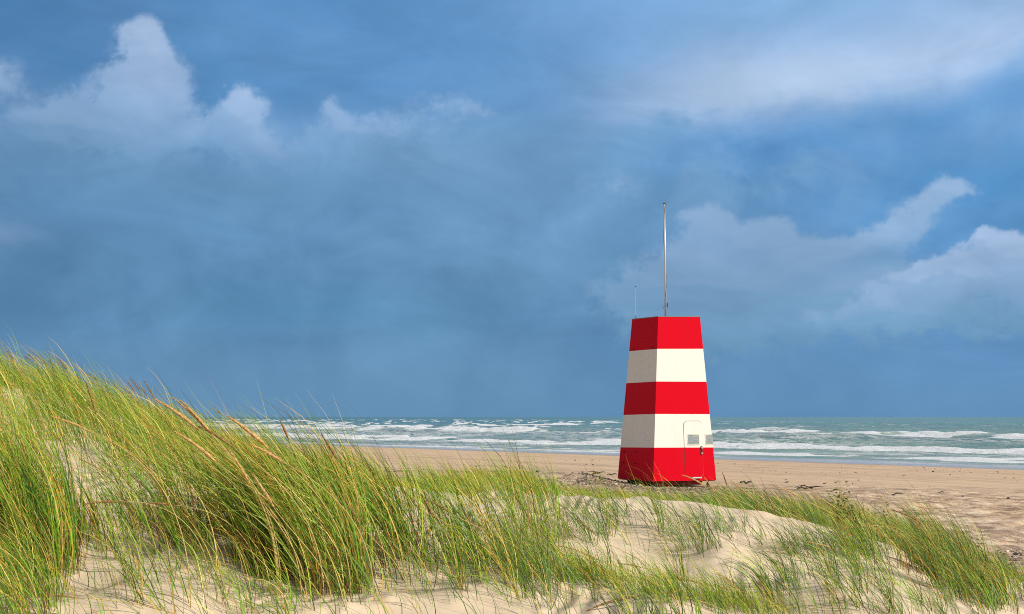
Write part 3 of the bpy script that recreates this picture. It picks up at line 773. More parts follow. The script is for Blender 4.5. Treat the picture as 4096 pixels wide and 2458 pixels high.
# short pale band running to the lower right
for (cx, cy, rx, ry, rot, nt, bl, H) in [
    (1270, 1385, 110, 24, 12, 26, (3, 8), (.15, .32)), (1420, 1400, 140, 24, 12, 40, (3, 9), (.12, .28)), (1840, 1476, 140, 14, 8, 50, (3, 9), (.10, .24)), (1330, 1385, 150, 26, 12, 60, (4, 10), (.12, .26)), (1520, 1425, 160, 22, 14, 80, (4, 11), (.12, .26)), (1720, 1462, 170, 18, 12, 80, (4, 11), (.10, .24)),
    (1640, 1440, 200, 34, 12, 40, (2, 6), (.2, .40)), (1290, 1350, 90, 24, 15, 34, (4, 10), (.2, .4))]:
    x, y = ell(cx, cy, rx, ry, nt, rot); tufts(B, x, y, bl, H, .06, (.0024, .0040), (12, 20), (66, 20), {'lime': 4, 'green': 2, 'straw': 1.6}, .7)
for (cx, cy, rx, ry, nt, bl, H) in [
    (1470, 1255, 150, 20, 26, (3, 8), (.25, .5)), (1650, 1285, 160, 22, 30, (3, 9), (.25, .5)), (1560, 1340, 120, 30, 12, (2, 5), (.2, .4)), (1790, 1325, 160, 24, 26, (3, 9), (.25, .48)),
    (1900, 1425, 160, 40, 24, (3, 9), (.22, .48)), (2060, 1405, 110, 40, 30, (3, 9), (.22, .45)), (2150, 1470, 160, 24, 24, (2, 8), (.2, .4)), (1420, 1310, 60, 20, 20, (4, 10), (.3, .55)),
    (1990, 1340, 90, 20, 40, (4, 10), (.2, .42)), (2100, 1345, 70, 16, 28, (4, 10), (.2, .42))]:
    x, y = ell(cx, cy, rx, ry, nt); tufts(B, x, y, bl, H, .05, (.0032, .0056), (16, 15), (70, 18), MIXB, .5)
tag(B.build('sand_grass'), 'thin scattered grass blades growing out of the open pale sand in front', 'grass', None, 'stuff')

# --- grass behind the sand crest
B = Blades()
def bk(p, d):
    lo = np.interp(p, [1250, 1500, 1800, 2100, 2300, 2500], [19, 22, 14.6, 13.6, 12.6, 12.2]); hi = np.interp(p, [1250, 1500, 1700, 1800, 2100, 2300, 2500], [30, 31, 29, 24, 18.5, 16.5, 16.2])
    return ((d > lo) & (d < hi)) * (.35 + .65 * sstep(.3, .5, fbm(p / 45., d * .9, 3, 221)))
x, y = strip(1240, 1760, 19, 31, 1100, bk); tufts(B, x, y, (6, 13), (.16, .32), .12, (.004, .008), (10, 16), (60, 18), {'lime': 4, 'green': 3, 'straw': 2}, .5)
x, y = strip(1560, 2200, 13.6, 25, 1350, lambda p, d: bk(p, d) * sstep(1560, 1750, p)); tufts(B, x, y, (6, 13), (.26, .50), .11, (.0042, .0078), (10, 14), (64, 16), MIXB, .42)
x, y = strip(1950, 2350, 12.2, 18, 330, bk); tufts(B, x, y, (7, 14), (.26, .52), .10, (.004, .0075), (10, 14), (62, 16), {'green': 3, 'blue': 3, 'lime': 1.5, 'straw': 1.6, 'brown': .3}, .42)
x, y = strip(2350, 2750, 12.2, 18, 260, bk); tufts(B, x, y, (6, 12), (.18, .36), .10, (.004, .0075), (10, 14), (62, 16), {'green': 3, 'blue': 3, 'lime': 1.5, 'straw': 1.6, 'brown': .3}, .42)
tag(B.build('crest_grass'), 'dark green grass leaning over behind the bare sand crest, in front of the beach', 'grass', None, 'stuff')
B = Blades()
x, y = strip(880, 1330, 18, 27, 650, lambda p, d: sstep(880, 980, p) * sstep(1330, 1230, p) * (.4 + .6 * sstep(.3, .5, fbm(p / 40., d, 3, 231))))
tufts(B, x, y, (7, 14), (.2, .4), .12, (.004, .008), (10, 16), (58, 18), {'lime': 3, 'green': 4, 'straw': 2}, .5)
x, y = strip(1000, 1340, 13, 18, 110); tufts(B, x, y, (4, 10), (.25, .5), .1, (.004, .007), (10, 16), (52, 18), MIXA, .5)
tag(B.build('crest_grass'), 'soft light green grass patch on the low hump between the left dune and the beach', 'grass', None, 'stuff')
# --- right-hand mass
B = Blades()
for (cx, cy, rx, ry, nt, bl, H) in [
    (2295, 1405, 55, 36, 16, (18, 34), (.5, .85)), (2360, 1420, 70, 40, 13, (12, 26), (.4, .75)), (2225, 1370, 55, 30, 13, (8, 20), (.35, .65)), (2440, 1455, 60, 26, 15, (8, 18), (.25, .45)),
    (2150, 1330, 70, 26, 16, (6, 16), (.3, .5)), (2410, 1410, 60, 20, 14, (8, 16), (.25, .42)), (2550, 1470, 70, 24, 12, (8, 16), (.25, .45)), (2330, 1465, 110, 18, 18, (4, 10), (.25, .45))]:
    x, y = ell(cx, cy, rx, ry, nt); tufts(B, x, y, bl, H, .08, (.004, .0072), (8, 11), (62, 15), {'green': 4, 'blue': 3, 'lime': 1.5, 'straw': 1.7, 'brown': .4}, .38)
thatch(B, ell(2300, 1410, 60, 30, 9), (10, 20), (.15, .35)); thatch(B, ell(2230, 1375, 50, 26, 6), (8, 16), (.12, .3))
tag(B.build('tussock_grass'), 'thick leaning grass with straw blades on the dune edge at the right', 'grass', None, 'stuff')

# --- distinct tufts on the open sand, each a plant of its own
TUFTS = [
 (2000, 1398, 16, (.35, .55), 22, 40, 'grass tuft with blades swept far left, right of the low flat tuft', MIXB),
 (1855, 1462, 34, (.35, .5), 40, 74, 'low flat tuft of dark green grass lying on the sand near the bottom edge', MIXB),
 (1660, 1408, 12, (.25, .45), 14, 10, 'small upright V-shaped sprig of grass alone on the smooth sand', MIXB),
 (1475, 1300, 26, (.35, .6), 30, 22, 'upright green tuft on the sand slope just right of the tall middle clump', MIXD),
 (1700, 1335, 28, (.25, .42), 34, 30, 'short bushy tuft in the middle of the bare sand slope, below the tower', MIXB),
 (1590, 1285, 20, (.35, .6), 20, 40, 'thin tall tuft crossing the crest of bare sand straight below the tower', MIXB),
 (1930, 1400, 22, (.3, .45), 30, 55, 'spreading tuft left of the far-swept tuft on the right sand slope', MIXB),
 (2090, 1438, 20, (.4, .65), 34, 46, 'dense tuft with dark stems at the left foot of the big right clump', MIXD),
 (1330, 1330, 18, (.6, .85), 40, 30, 'tall upright tuft with brown base at the right end of the middle clump', MIXA),
 (860, 1435, 22, (.5, .8), 46, 30, 'tuft with orange dead leaves at its foot at the lower right of the middle clump', {'green': 3, 'lime': 2, 'straw': 2.5, 'brown': 1}),
 (1105, 1425, 20, (.3, .5), 16, 20, 'small loose tuft standing in the sand below the middle clump', MIXA),
 (145, 1395, 12, (.5, .7), 26, 16, 'narrow tuft with a dark stem standing in front of the left edge clump', MIXA)]
for (px_, py_, rp_, H, n_, lean, lab, mx) in TUFTS:
    g = ground_hit(disp(px_), disp(py_)); B = Blades()
    k = max(2, n_ // 9); sp = rp_ / 3435 * g.y
    cx = g.x + rng.normal(0, sp * .5, k); cy = g.y + rng.normal(0, sp * .6, k)
    tufts(B, cx, cy, (9, 13), H, .04, (.0035, .0065), (lean * .2, 11), (lean + 8, 14), mx, .45)
    tag(B.build('grass_tuft', (g.x, g.y, g.z)), lab, 'grass tuft', 'grass tufts on the open sand')

# ------------------------------------------------------------------ seed spikes
def spike(tip, hb, d, lab, brown=False, thick=.011, drop=None, dy=0.0, name='seed_stalk', knob=True):
    """tip, hb: photo pixels of the spike's tip and its lower end; d: distance"""
    p1 = at(*tip, d - .02); p0 = at(*hb, d); p0 = p0 + (p0 - p1) * .14; p1 = p1 + (p1 - p0) * .05
    ax = (p1 - p0); L = ax.length; dirn = ax.normalized()
    # stem: leaves the head along its axis and curves down to the ground
    run = drop if drop is not None else max(.05, min(.5, abs(dirn.x) * .55))
    sg = -1 if dirn.x > 0 else 1
    gx, gy = p0.x + sg * run, d + dy + .02
    g = Vector((gx, gy, hz(gx, gy) - .02))
    if g.z > p0.z - .04: g.z = p0.z - .04
    h = p0.z - g.z
    c1 = p0 - dirn * min(.45 * h / max(.2, abs(dirn.z)), run * .9 / max(.15, abs(dirn.x))) * .8
    c2 = g + Vector((0, 0, h * .45))
    pts = []
    for i in range(15):
        t = i / 14; pts.append(g * (1 - t)**3 + c2 * 3 * t * (1 - t)**2 + c1 * 3 * t * t * (1 - t) + p0 * t**3)
    root = thing(name, lab, 'grass stalk', tuple(g), 'seed stalks in the grass')
    V_, F_ = tube(pts, [.0032 - .0012 * i / 14 for i in range(15)], 6)
    mesh_obj('stem', V_, F_, M_stem, root, smooth=True)
    nh = 18; nn = 9; hp = []; rad = []
    sag = Vector((0, 0, -.06 * L))
    for i in range(nh + 1):
        t = i / nh; hp.append(p0.lerp(p1, t) - sag * (4 * t * (1 - t)) * .7)
        prof = (min(1, .25 + t / .28)) * (1 - t ** 1.9) ** .75
        rad.append(max(.0012, .76 * thick * prof * (1 + .18 * math.sin(i * 2.4) + random.uniform(-.12, .12))))
    V_, F_ = tube(hp, rad, nn)
    V_ = [v + Vector((random.gauss(0, 1), random.gauss(0, 1), random.gauss(0, 1))) * thick * .10 for v in V_]
    # bristling spikelets
    for i in range(int(60 * (L / .25))):
        t = random.uniform(.03, .93); c_ = p0.lerp(p1, t) - sag * (4 * t * (1 - t)) * .7
        s_ = dirn.orthogonal().normalized(); s_.rotate(Matrix.Rotation(random.uniform(0, 6.28), 3, dirn))
        r_ = rad[int(t * nh)]
        a0 = c_ + s_ * r_ * .7; a1 = a0 + (dirn * 1.0 + s_ * .35).normalized() * random.uniform(.012, .024)
        w_ = dirn.cross(s_) * .0022
        k = len(V_); V_ += [a0 - w_, a0 + w_, a1]; F_.append((k, k + 1, k + 2))
    mesh_obj('seed_head', V_, F_, M_headbrown if brown else M_head, root, smooth=True)
SP = [
 ((625, 1603), (774, 1706), 7.65, 'thickest straw seed spike at the top of the middle clump, seen against the grass', 0, .014),
 ((694, 1595), (805, 1700), 7.65, 'slender straw seed spike just above the thickest one', 0, .009),
 ((722, 1605), (824, 1712), 7.65, 'straw seed spike in the close pair right of the thickest spike', 0, .008),
 ((752, 1636), (838, 1730), 7.65, 'short straw seed spike lowest of the close bundle beside the thickest spike', 0, .008),
 ((910, 1668), (1054, 1781), 7.35, 'long straw seed spike whose tip touches the sea horizon', 0, .014),
 ((696, 1728), (845, 1835), 7.35, 'straw seed spike in mid grass below the thickest one, pointing up left', 0, .012),
 ((801, 1710), (925, 1788), 7.35, 'brownish drooping seed spike between the thickest spike and the horizon spike', 1, .009),
 ((910, 1795), (992, 1924), 7.35, 'steep brown seed spike low in the middle clump, left of its twin', 0, .010),
 ((1007, 1897), (1085, 2015), 7.35, 'steep straw seed spike lowest in the middle clump, nearest the camera', 0, .011),
 ((1000, 1781), (1110, 1838), 7.35, 'straw seed spike directly below the one touching the horizon', 0, .012),
 ((342, 1528), (378, 1640), 9.50, 'upright rust-coloured seed spike alone on the left slope', 1, .008),
 ((207, 1670), (345, 1722), 7.00, 'nearly level thin straw seed spike on the left slope', 0, .007),
 ((322, 1841), (409, 1884), 9.0, 'orange thin seed spike above the bare sand patch at left', 0, .007),
 ((1120, 1684), (1151, 1751), 7.90, 'upright brown seed spike in front of the breakers, left of the beach', 1, .009),
 ((1287, 1742), (1345, 1836), 7.90, 'brown seed spike standing just left of where the beach begins', 1, .010),
 ((1371, 1987), (1418, 2062), 7.90, 'short brown seed spike in the middle of the tall green clump', 1, .012),
 ((1687, 1983), (1729, 2063), 8.30, 'short dark seed spike at the left edge of the bare sand crest', 1, .010),
 ((1712, 2005), (1800, 2052), 8.30, 'dark drooping seed spike over the bare sand crest, right of the short one', 1, .007),
 ((345, 2018), (458, 2010), 7.8, 'dark brown arching seed head over the bare sand patch at left', 1, .009),
 ((577, 2016), (670, 2020), 8.0, 'small brown arching seed head right of the dark one over the left sand', 1, .007),
 ((165, 2388), (290, 2392), 6.9, 'thin brown level seed head low over the sand at the bottom left', 1, .005),
 ((2729, 1902), (2814, 1942), 12.4, 'golden seed spike overlapping the red foot of the tower', 0, .009),
 ((2818, 1913), (2858, 1969), 12.4, 'golden forked seed spike just right of the one on the tower foot', 0, .008),
 ((2890, 1893), (2907, 1940), 12.8, 'upright dark gold seed spike right of the tower, topmost there', 1, .008),
 ((2925, 1925), (2979, 1971), 12.8, 'bent gold seed spike right of the tower below the upright one', 0, .008),
 ((3000, 1960), (3060, 2003), 12.6, 'gold seed spike at the grass edge, left of the brown twisted one', 0, .007),
 ((3057, 1962), (3098, 2045), 12.4, 'twisted brown seed spike against the beach, right of the tower', 1, .008),
 ((3095, 1944), (3195, 1991), 12.2, 'long arching gold seed spike against the beach, farthest up right of the tower', 0, .008),
 ((3258, 1985), (3346, 2038), 12.0, 'thin straw seed spike against the trampled sand, left of the leafy weeds', 0, .006),
 ((3570, 2042), (3665, 2084), 11.4, 'hooked golden seed head standing out against the trampled sand at right', 1, .009),
 ((3640, 2075), (3690, 2110), 11.4, 'small orange seed spike just below the hooked golden head', 0, .007),
 ((2305, 2080), (2378, 2138), 9.4, 'brown arching seed head over the bare slope, left of the small bushy tuft', 1, .007),
 ((2240, 2186), (2378, 2236), 8.8, 'long straw seed head leaning over the short grass below the tower', 0, .007),
 ((2476, 2257), (2556, 2270), 8.6, 'small dark seed head hanging over the smooth sand', 1, .006),
 ((2900, 2310), (2980, 2400), 8.6, 'straw seed spike leaning over the short grass at the lower middle right', 0, .007),
 ((2668, 2313), (2778, 2330), 8.4, 'dark level seed head over the pale short grass', 1, .007),
 ((2349, 2445), (2529, 2392), 7.6, 'large dark brown broken seed head at the bottom edge of the photo', 1, .010),
 ((1712, 2376), (1812, 2376), 8.30, 'brown arching seed head over the sand at the bottom, below the middle clump', 1, .007),
 ((1800, 2308), (1890, 2340), 8.2, 'thin brown seed head above the arching one on the bottom sand', 1, .006),
 ((3210, 2168), (3316, 2192), 10.6, 'straw seed head drooping over the grass behind the sand crest at right', 0, .007),
 ((3350, 2125), (3430, 2110), 11.0, 'olive seed head lying level in the grass below the leafy weeds', 1, .007)]
for s_ in SP: spike(s_[0], s_[1], s_[2], s_[3], bool(s_[4]), s_[5])
SKY = [((30, 1408), (56, 1440), 'far left'), ((108, 1414), (138, 1440), ''), ((98, 1426), (120, 1446), ''), ((150, 1425), (182, 1454), ''), ((193, 1442), (216, 1466), ''), ((237, 1439), (264, 1474), ''),
       ((307, 1499), (322, 1530), ''), ((357, 1494), (390, 1524), ''), ((520, 1514), (554, 1556), ''), ((510, 1530), (536, 1565), ''), ((560, 1545), (584, 1578), ''), ((578, 1527), (616, 1594), ''), ((858, 1633), (884, 1660), '')]
for i, (a_, b_, _) in enumerate(SKY):
    spike(a_, b_, 15.2 - i * .12, 'small dark red-brown seed spike on the grassy skyline of the left dune', True, .009, .12)

# ------------------------------------------------------------------ leafy weeds on the dune edge
M_leaf = plain('weed_leaf', (.13, .20, .02), .5, 0, .45, 30)
M_leafdark = plain('weed_leaf_dark', (.09, .085, .025), .6, 0, .5, 30)
def weed(px_, py_, d, h, lab, dark=False, n=7):
    X_ = (px_ - 2048) / F * d; z0 = hz(X_, d)
    root = thing('leafy_weed', lab, 'plant', (X_, d, z0 - .01), 'leafy weeds on the dune edge')
    SVt, SFt, LV, LF = [], [], [], []
    for i in range(n):
        a_ = random.uniform(0, 6.28); ln = h * random.uniform(.6, 1.05); lean = random.uniform(.05, .5)
        b_ = Vector((X_ + random.gauss(0, .05), d + random.gauss(0, .05), z0 - .01))
        tip = b_ + Vector((math.cos(a_) * lean * ln - .12 * ln, math.sin(a_) * lean * ln, ln))
        pts = [b_.lerp(tip, t / 5) + Vector((0, 0, .05 * math.sin(t / 5 * 3.1))) for t in range(6)]
        v, f = tube(pts, [.004 - .0005 * t for t in range(6)], 5); k = len(SVt); SVt += v; SFt += [tuple(q_ + k for q_ in ff) for ff in f]
        for j in range(16):
            t = random.uniform(.2, 1.0); c_ = b_.lerp(tip, t)
            az = random.uniform(0, 6.28); dr = Vector((math.cos(az), math.sin(az), random.uniform(-.1, .8))).normalized()
            ll = random.uniform(.03, .075) * (1.2 - .5 * t) * (.55 if dark else 1); w_ = dr.cross(up).normalized() * ll * .28
            m_ = c_ + dr * ll * .5 + Vector((0, 0, .006))
            k = len(LV); LV += [c_, m_ - w_, c_ + dr * ll - Vector((0, 0, .008)), m_ + w_]; LF.append((k, k + 1, k + 2, k + 3))
    mesh_obj('stem', SVt, SFt, M_stem, root); mesh_obj('foliage', LV, LF, M_leafdark if dark else M_leaf, root)
weed(3368, 2080, 13.6, .50, 'bright green leafy weed topmost on the dune edge against the trampled sand', False, 9)
weed(3440, 2090, 13.4, .36, 'low dark-tipped weed right beside the bright green leafy weed', True)
weed(3535, 2110, 13.2, .46, 'dark weed with one upright brown spike between the leafy weed and the hooked seed head', True, 5)
weed(3575, 2120, 13.0, .36, 'low brownish weed just left of the hooked golden seed head', True)
weed(3830, 2210, 12.8, .42, 'dark leafy weed in the grass mass at the right edge of the dune', False, 10)
weed(3890, 2235, 12.6, .38, 'dark leafy weed lowest of the right grass mass, nearest the gravel', False, 9)

# ------------------------------------------------------------------ beach debris
def lump(c, rx, ry, rz, seed=0, sub=2):
    bm = bmesh.new(); bmesh.ops.create_icosphere(bm, subdivisions=sub, radius=1)
    r_ = random.Random(seed)
    ph_ = [r_.uniform(0, 6) for _ in range(6)]
    for v in bm.verts:
        p = v.co; k = 1 + .16 * math.sin(3 * p.x + ph_[0]) * math.sin(2.6 * p.y + ph_[1]) + .12 * math.sin(5 * p.z + ph_[2] + 3 * p.x) + r_.uniform(-.05, .05)
        v.co = Vector((p.x * rx * k, p.y * ry * k, p.z * rz * k)) + Vector(c)
    V_ = [v.co.copy() for v in bm.verts]; F_ = [tuple(v.index for v in f.verts) for f in bm.faces]; bm.free()
    return V_, F_
def log(px0, px1, py, lab, r=.05, name='driftwood', mat=M_wood, twigs=0, cat='driftwood', skew=.3):
    g0 = ground_hit(px0, py); g1 = ground_hit(px1, py); g1.y += skew; g1.z = hz(g1.x, g1.y)
    mid = (g0 + g1) / 2; n = 7; pts = []; rad = []
    for i in range(n):
        t = i / (n - 1); p = g0.lerp(g1, t); p.z = hz(p.x, p.y) + r * .55 + random.uniform(-.3, .5) * r * .5
        pts.append(p + Vector((0, 0, random.uniform(-.2, .5) * r))); rad.append(r * .42 * (.65 + .35 * math.sin(3.14 * (t * .8 + .15))) * random.uniform(.85, 1.15))
    V_, F_ = tube(pts, rad, 8); M_ = [0] * len(F_)
    for k in range(twigs):
        b_ = pts[random.randrange(1, n - 1)]; e = b_ + Vector((random.choice((-1, 1)) * random.uniform(.12, .4), random.uniform(-.3, .3), random.uniform(.0, .09)))
        v, f = tube([b_, b_.lerp(e, .5) + Vector((0, 0, .03)), e], [r * .4, r * .3, r * .12], 6)
        kk = len(V_); V_ += v; F_ += [tuple(q_ + kk for q_ in ff) for ff in f]
    return tag(mesh_obj(name, V_, F_, mat, origin=(mid.x, mid.y, mid.z)), lab, cat)
log(2962, 3012, 1938, 'dark thick stub of driftwood on the sand right of the tower', .075)
log(3190, 3258, 1962, 'forked dark branch with twigs on the sand above the grass, right of the tower', .055, twigs=5)
log(3570, 3625, 1986, 'dark straight stick on the beach, larger of the two lying toward the right edge', .045)
log(3755, 3790, 1974, 'thin dark stick farthest right on the beach', .035)
log(3140, 3163, 1933, 'small dark stick on the smooth sand above the forked branch', .035)
log(3140, 3154, 1922, 'tiny dark twig on the smooth sand, farthest from the camera of the sticks', .025)
log(2330, 2375, 1900, 'dark driftwood strip in the wrack line left of the tower', .05, twigs=2)
log(2374, 2412, 1894, 'twiggy driftwood touching the wrack line, nearest the tower at left', .045, twigs=4)
log(2430, 2468, 1902, 'flat dark wood against the left foot of the tower', .05)
log(2380, 2404, 1907, 'short dark stick on the sand between the gravel heap and the wrack line', .035)
log(3305, 3350, 1969, 'pale brown weathered stick right of the forked branch', .03, mat=M_weed)
def stone(px_, py_, r, lab, seed):
    g = ground_hit(px_, py_); r *= .5; V_, F_ = lump((g.x, g.y, g.z + r * .4), r, r * .8, r * .65, seed)
    tag(mesh_obj('beach_stone', V_, F_, M_stone, smooth=True, origin=tuple(g)), lab, 'stone')
stone(3298, 1937, .085, 'dark rounded stone alone on the smooth beach, right of the tower', 1)
stone(4034, 1997, .085, 'dark stone near the right edge of the beach', 2)
stone(2151, 1890, .16, 'dark stone lying in the wrack line far left of the tower', 3)
stone(3851, 1989, .05, 'small dark pebble on the trampled sand between the sticks and the right edge', 4)
stone(4046, 2260, .055, 'dark pebble on the gravel at the right edge beside the grass', 5)

# gravel: thousands of small stones round the tower and by the right edge
def gravel_obj(name, lab, n, pts_fn, size, mats):
    base = bmesh.new(); bmesh.ops.create_icosphere(base, subdivisions=1, radius=1)
    bv = np.array([v.co[:] for v in base.verts]); bf = np.array([[v.index for v in f.verts] for f in base.faces]); base.free()
    gx, gy = pts_fn(n); n = len(gx); gz_ = height(gx, gy)
    sz = size[0] * (size[1] / size[0]) ** (rng.uniform(0, 1, n) ** 2.2)
    V_ = bv[None] * (1 + rng.normal(0, .14, (n, len(bv), 1)))
    V_ = V_ * np.stack([sz * rng.uniform(.8, 1.4, n), sz * rng.uniform(.8, 1.4, n), sz * rng.uniform(.5, .8, n)], 1)[:, None]
    V_ = V_ + np.stack([gx, gy, gz_ + sz * .25], 1)[:, None]
    F_ = (bf[None] + (np.arange(n) * len(bv))[:, None, None]).reshape(-1, 3)
    c_ = np.array([[.06, .05, .045], [.14, .11, .09], [.30, .22, .17], [.58, .48, .38], [.10, .08, .07], [.44, .32, .23]])[rng.integers(0, 6, n)] * rng.uniform(.8, 1.2, (n, 1))
    me = bpy.data.meshes.new(name); me.from_pydata(V_.reshape(-1, 3).tolist(), [], F_.tolist()); me.materials.append(mats)
    a_ = me.attributes.new('Col', 'FLOAT_COLOR', 'POINT'); a_.data.foreach_set('color', np.concatenate([np.repeat(c_, len(bv), 0), np.ones((n * len(bv), 1))], 1).astype(np.float32).ravel())
    o = bpy.data.objects.new(name, me); C.objects.link(o); return tag(o, lab, 'gravel', None, 'stuff')
mg, ntg, bg = newmat('gravel'); ng = N(ntg); ntg.links.new(ng.attr('Col', 'Color'), bg.inputs['Base Color']); bg.inputs['Roughness'].default_value = .8
def gp1(n):
    p = np.concatenate([rng.normal(2420, 150, n // 2), rng.uniform(2180, 3000, n - n // 2)]); d = np.concatenate([np.clip(rng.normal(42, 2.6, n // 2), 34, 47), rng.uniform(34, 44, n - n // 2)])
    X_ = (p - 2048) / F * d
    k = (fbm(X_ / 1.1, d / 1.1, 3, 301) > .46) & ~((abs(X_ - base_c.x) < 1.0) & (abs(d - base_c.y) < 1.2))
    return X_[k], d[k]
gravel_obj('gravel', 'dark mixed gravel heaped and strewn round the foot of the tower', 6500, gp1, (.014, .048), mg)
def gp2(n):
    p = rng.normal(4060, 110, n); d = rng.uniform(15.5, 22, n); X_ = (p - 2048) / F * d
    k = dunemask(X_, d) < .4; return X_[k], d[k]
gravel_obj('gravel', 'dark pebbles scattered on the sand at the right edge beyond the dune grass', 420, gp2, (.012, .045), mg)
def gp3(n):
    p = rng.uniform(1900, 4300, n); d = rng.uniform(44, 105, n) ; X_ = (p - 2048) / F * d
    k = (fbm(X_ / 6, d / 6, 3, 311) > .52) & (inland(X_, d) > 8); return X_[k], d[k]
gravel_obj('shell_litter', 'tiny dark shells and bits strewn over the smooth beach', 900, gp3, (.02, .06), mg)

# ------------------------------------------------------------------ light and sky
SUN_AZ = math.radians(52)          # to the right of straight behind the camera
SUN_EL = math.radians(37)
sd = Vector((math.sin(SUN_AZ) * math.cos(SUN_EL), -math.cos(SUN_AZ) * math.cos(SUN_EL), math.sin(SUN_EL)))
sl = bpy.data.lights.new('sun', 'SUN'); sl.energy = 4.1; sl.angle = math.radians(.5); sl.color = (1, .93, .82)
so = bpy.data.objects.new('sun', sl); C.objects.link(so); so.rotation_euler = (-sd).to_track_quat('-Z', 'Y').to_euler(); so.location = (30, -30, 40)

w = bpy.data.worlds.new('World'); scene.world = w; w.use_nodes = True
nt = w.node_tree; n = N(nt); bgn = nt.nodes['Background']
sky = nt.nodes.new('ShaderNodeTexSky'); sky.sky_type = 'NISHITA'; sky.sun_disc = False
sky.sun_elevation = SUN_EL; sky.sun_rotation = math.pi - SUN_AZ
tc = nt.nodes.new('ShaderNodeTexCoord'); g = tc.outputs['Generated']
sx = nt.nodes.new('ShaderNodeSeparateXYZ'); nt.links.new(g, sx.inputs[0])
AZ = n.m('ARCTAN2', sx.outputs[0], sx.outputs[1]); EL = n.m('ARCSINE', sx.outputs[2])
# sky coordinates: P across (0..1 over the 40 degrees the beach looks out on), Q up from the horizon
P0 = n.m('ADD', n.m('MULTIPLY', AZ, 3435 / 2473.), .5); Q0 = n.m('MULTIPLY', EL, 3435 / 1007.)
def comb(x, y, z=0.0):
    c = nt.nodes.new('ShaderNodeCombineXYZ'); n.put(c.inputs[0], x); n.put(c.inputs[1], y); n.put(c.inputs[2], z); return c.outputs[0]
PQ = comb(n.m('MULTIPLY', P0, 2.45), Q0)
wa = n.noise(PQ, 3.2, 7, .55, .2); wb = n.noise(n.mapping(PQ, (1, 1, 1), (0, 0, 0), (7, 3, 1)), 9, 7, .58, .3)
wc = n.noise(n.mapping(PQ, (1, 1, 1), (0, 0, 0), (17, 9, 4)), 2.6, 6, .55, .2)
wd = n.noise(n.mapping(PQ, (.5, 1.3, 1), (0, 0, .25), (3, 29, 4)), 2.0, 5, .5, .4)
P = n.m('ADD', P0, n.m('ADD', n.m('MULTIPLY', n.m('SUBTRACT', wc, .5), .05), n.m('MULTIPLY', n.m('SUBTRACT', wb, .5), .035)))
Q_ = n.m('ADD', Q0, n.m('ADD', n.m('MULTIPLY', n.m('SUBTRACT', wa, .5), .10), n.m('MULTIPLY', n.m('SUBTRACT', wb, .5), .075)))
def curve(x, pts, y0=0, y1=1):
    c = nt.nodes.new('ShaderNodeFloatCurve'); cv = c.mapping.curves[0]
    c.mapping.use_clip = False
    while len(cv.points) < len(pts): cv.points.new(.5, .5)
    for p, (a, b) in zip(cv.points, pts): p.location = (a, b); p.handle_type = 'AUTO'
    c.mapping.update(); n.put(c.inputs['Value'], x); return c.outputs[0]
def lay(c, f, col): return n.mix(f, c, col)
def gauss(x, c, s):
    t = n.m('DIVIDE', n.m('SUBTRACT', x, c), s); return n.m('EXPONENT', n.m('MULTIPLY', n.m('MULTIPLY', t, t), -1))
# clear patches: deep blue at left, paler to the upper right
deep = n.mix(n.ss(.15, 1.05, n.m('ADD', P0, n.m('MULTIPLY', Q0, .15))), (.066, .215, .455), (.135, .345, .68))
deep = lay(deep, n.m('MULTIPLY', n.m('MULTIPLY', n.ss(.35, .95, P0), n.ss(.5, 1.0, Q0)), .85), (.255, .455, .73))
col = deep
# thin veil
col = lay(col, n.m('MULTIPLY', n.ss(.42, .75, wd), .35), (.19, .36, .62))
# far grey-blue bank filling the lower sky on the left and middle
Qs = n.m('ADD', Q0, n.m('MULTIPLY', n.m('SUBTRACT', wa, .5), .16))
def blob(cx, cy, rx, ry, a=1.0, sh=(0, 0)):
    u = n.m('DIVIDE', n.m('SUBTRACT', Pw, cx - sh[0]), rx); v = n.m('DIVIDE', n.m('SUBTRACT', Qw, cy - sh[1]), ry)
    return n.m('MULTIPLY', n.m('EXPONENT', n.m('MULTIPLY', n.m('ADD', n.m('MULTIPLY', u, u), n.m('MULTIPLY', v, v)), -1)), a)
def field(bl, sh=(0, 0)):
    f = None
    for q in bl:
        q = tuple(q) + (1.0,) * (5 - len(q)); b_ = blob(*q, sh); f = b_ if f is None else n.m('ADD', f, b_)
    return f
def rim(bl):
    # sunlit upper right flank: cloud here, none a little way towards the light
    return n.ss(.02, .42, n.m('SUBTRACT', field(bl), field(bl, (.008, .035))))
# billow: rounded cauliflower noise
we = n.noise(PQ, 14, 6, .6, .4); wf = n.noise(n.mapping(PQ, (1, 1, 1), (0, 0, 0), (5, 11, 2)), 5.5, 5, .55, .3)
Pw = n.m('ADD', P0, n.m('ADD', n.m('MULTIPLY', n.m('SUBTRACT', wf, .5), .040), n.m('MULTIPLY', n.m('SUBTRACT', we, .5), .016)))
wg = n.noise(n.mapping(PQ, (1, 1, 1), (0, 0, 0), (23, 2, 8)), 5.5, 5, .55, .3)
Qw = n.m('ADD', n.m('ADD', Q0, .02), n.m('ADD', n.m('MULTIPLY', n.m('SUBTRACT', wg, .5), .10), n.m('MULTIPLY', n.m('SUBTRACT', wb, .5), .05)))
topL = curve(Pw, [(0, .70), (.1, .72), (.2, .66), (.3, .69), (.42, .75), (.55, .72), (.7, .68), (1, .64)])
hL = n.m('SUBTRACT', topL, Qs)
mL = n.m('MULTIPLY', n.ss(-.02, .12, hL), n.lin(P0, .5, .85, 1, .45))
body = n.mix(n.ss(.38, .62, wc), (.082, .212, .395), (.126, .288, .495))
col = lay(col, n.m('MULTIPLY', mL, .85), body)
wh = n.noise(n.mapping(PQ, (1, 1, 1), (0, 0, 0), (2, 31, 6)), 30, 6, .62, .3)
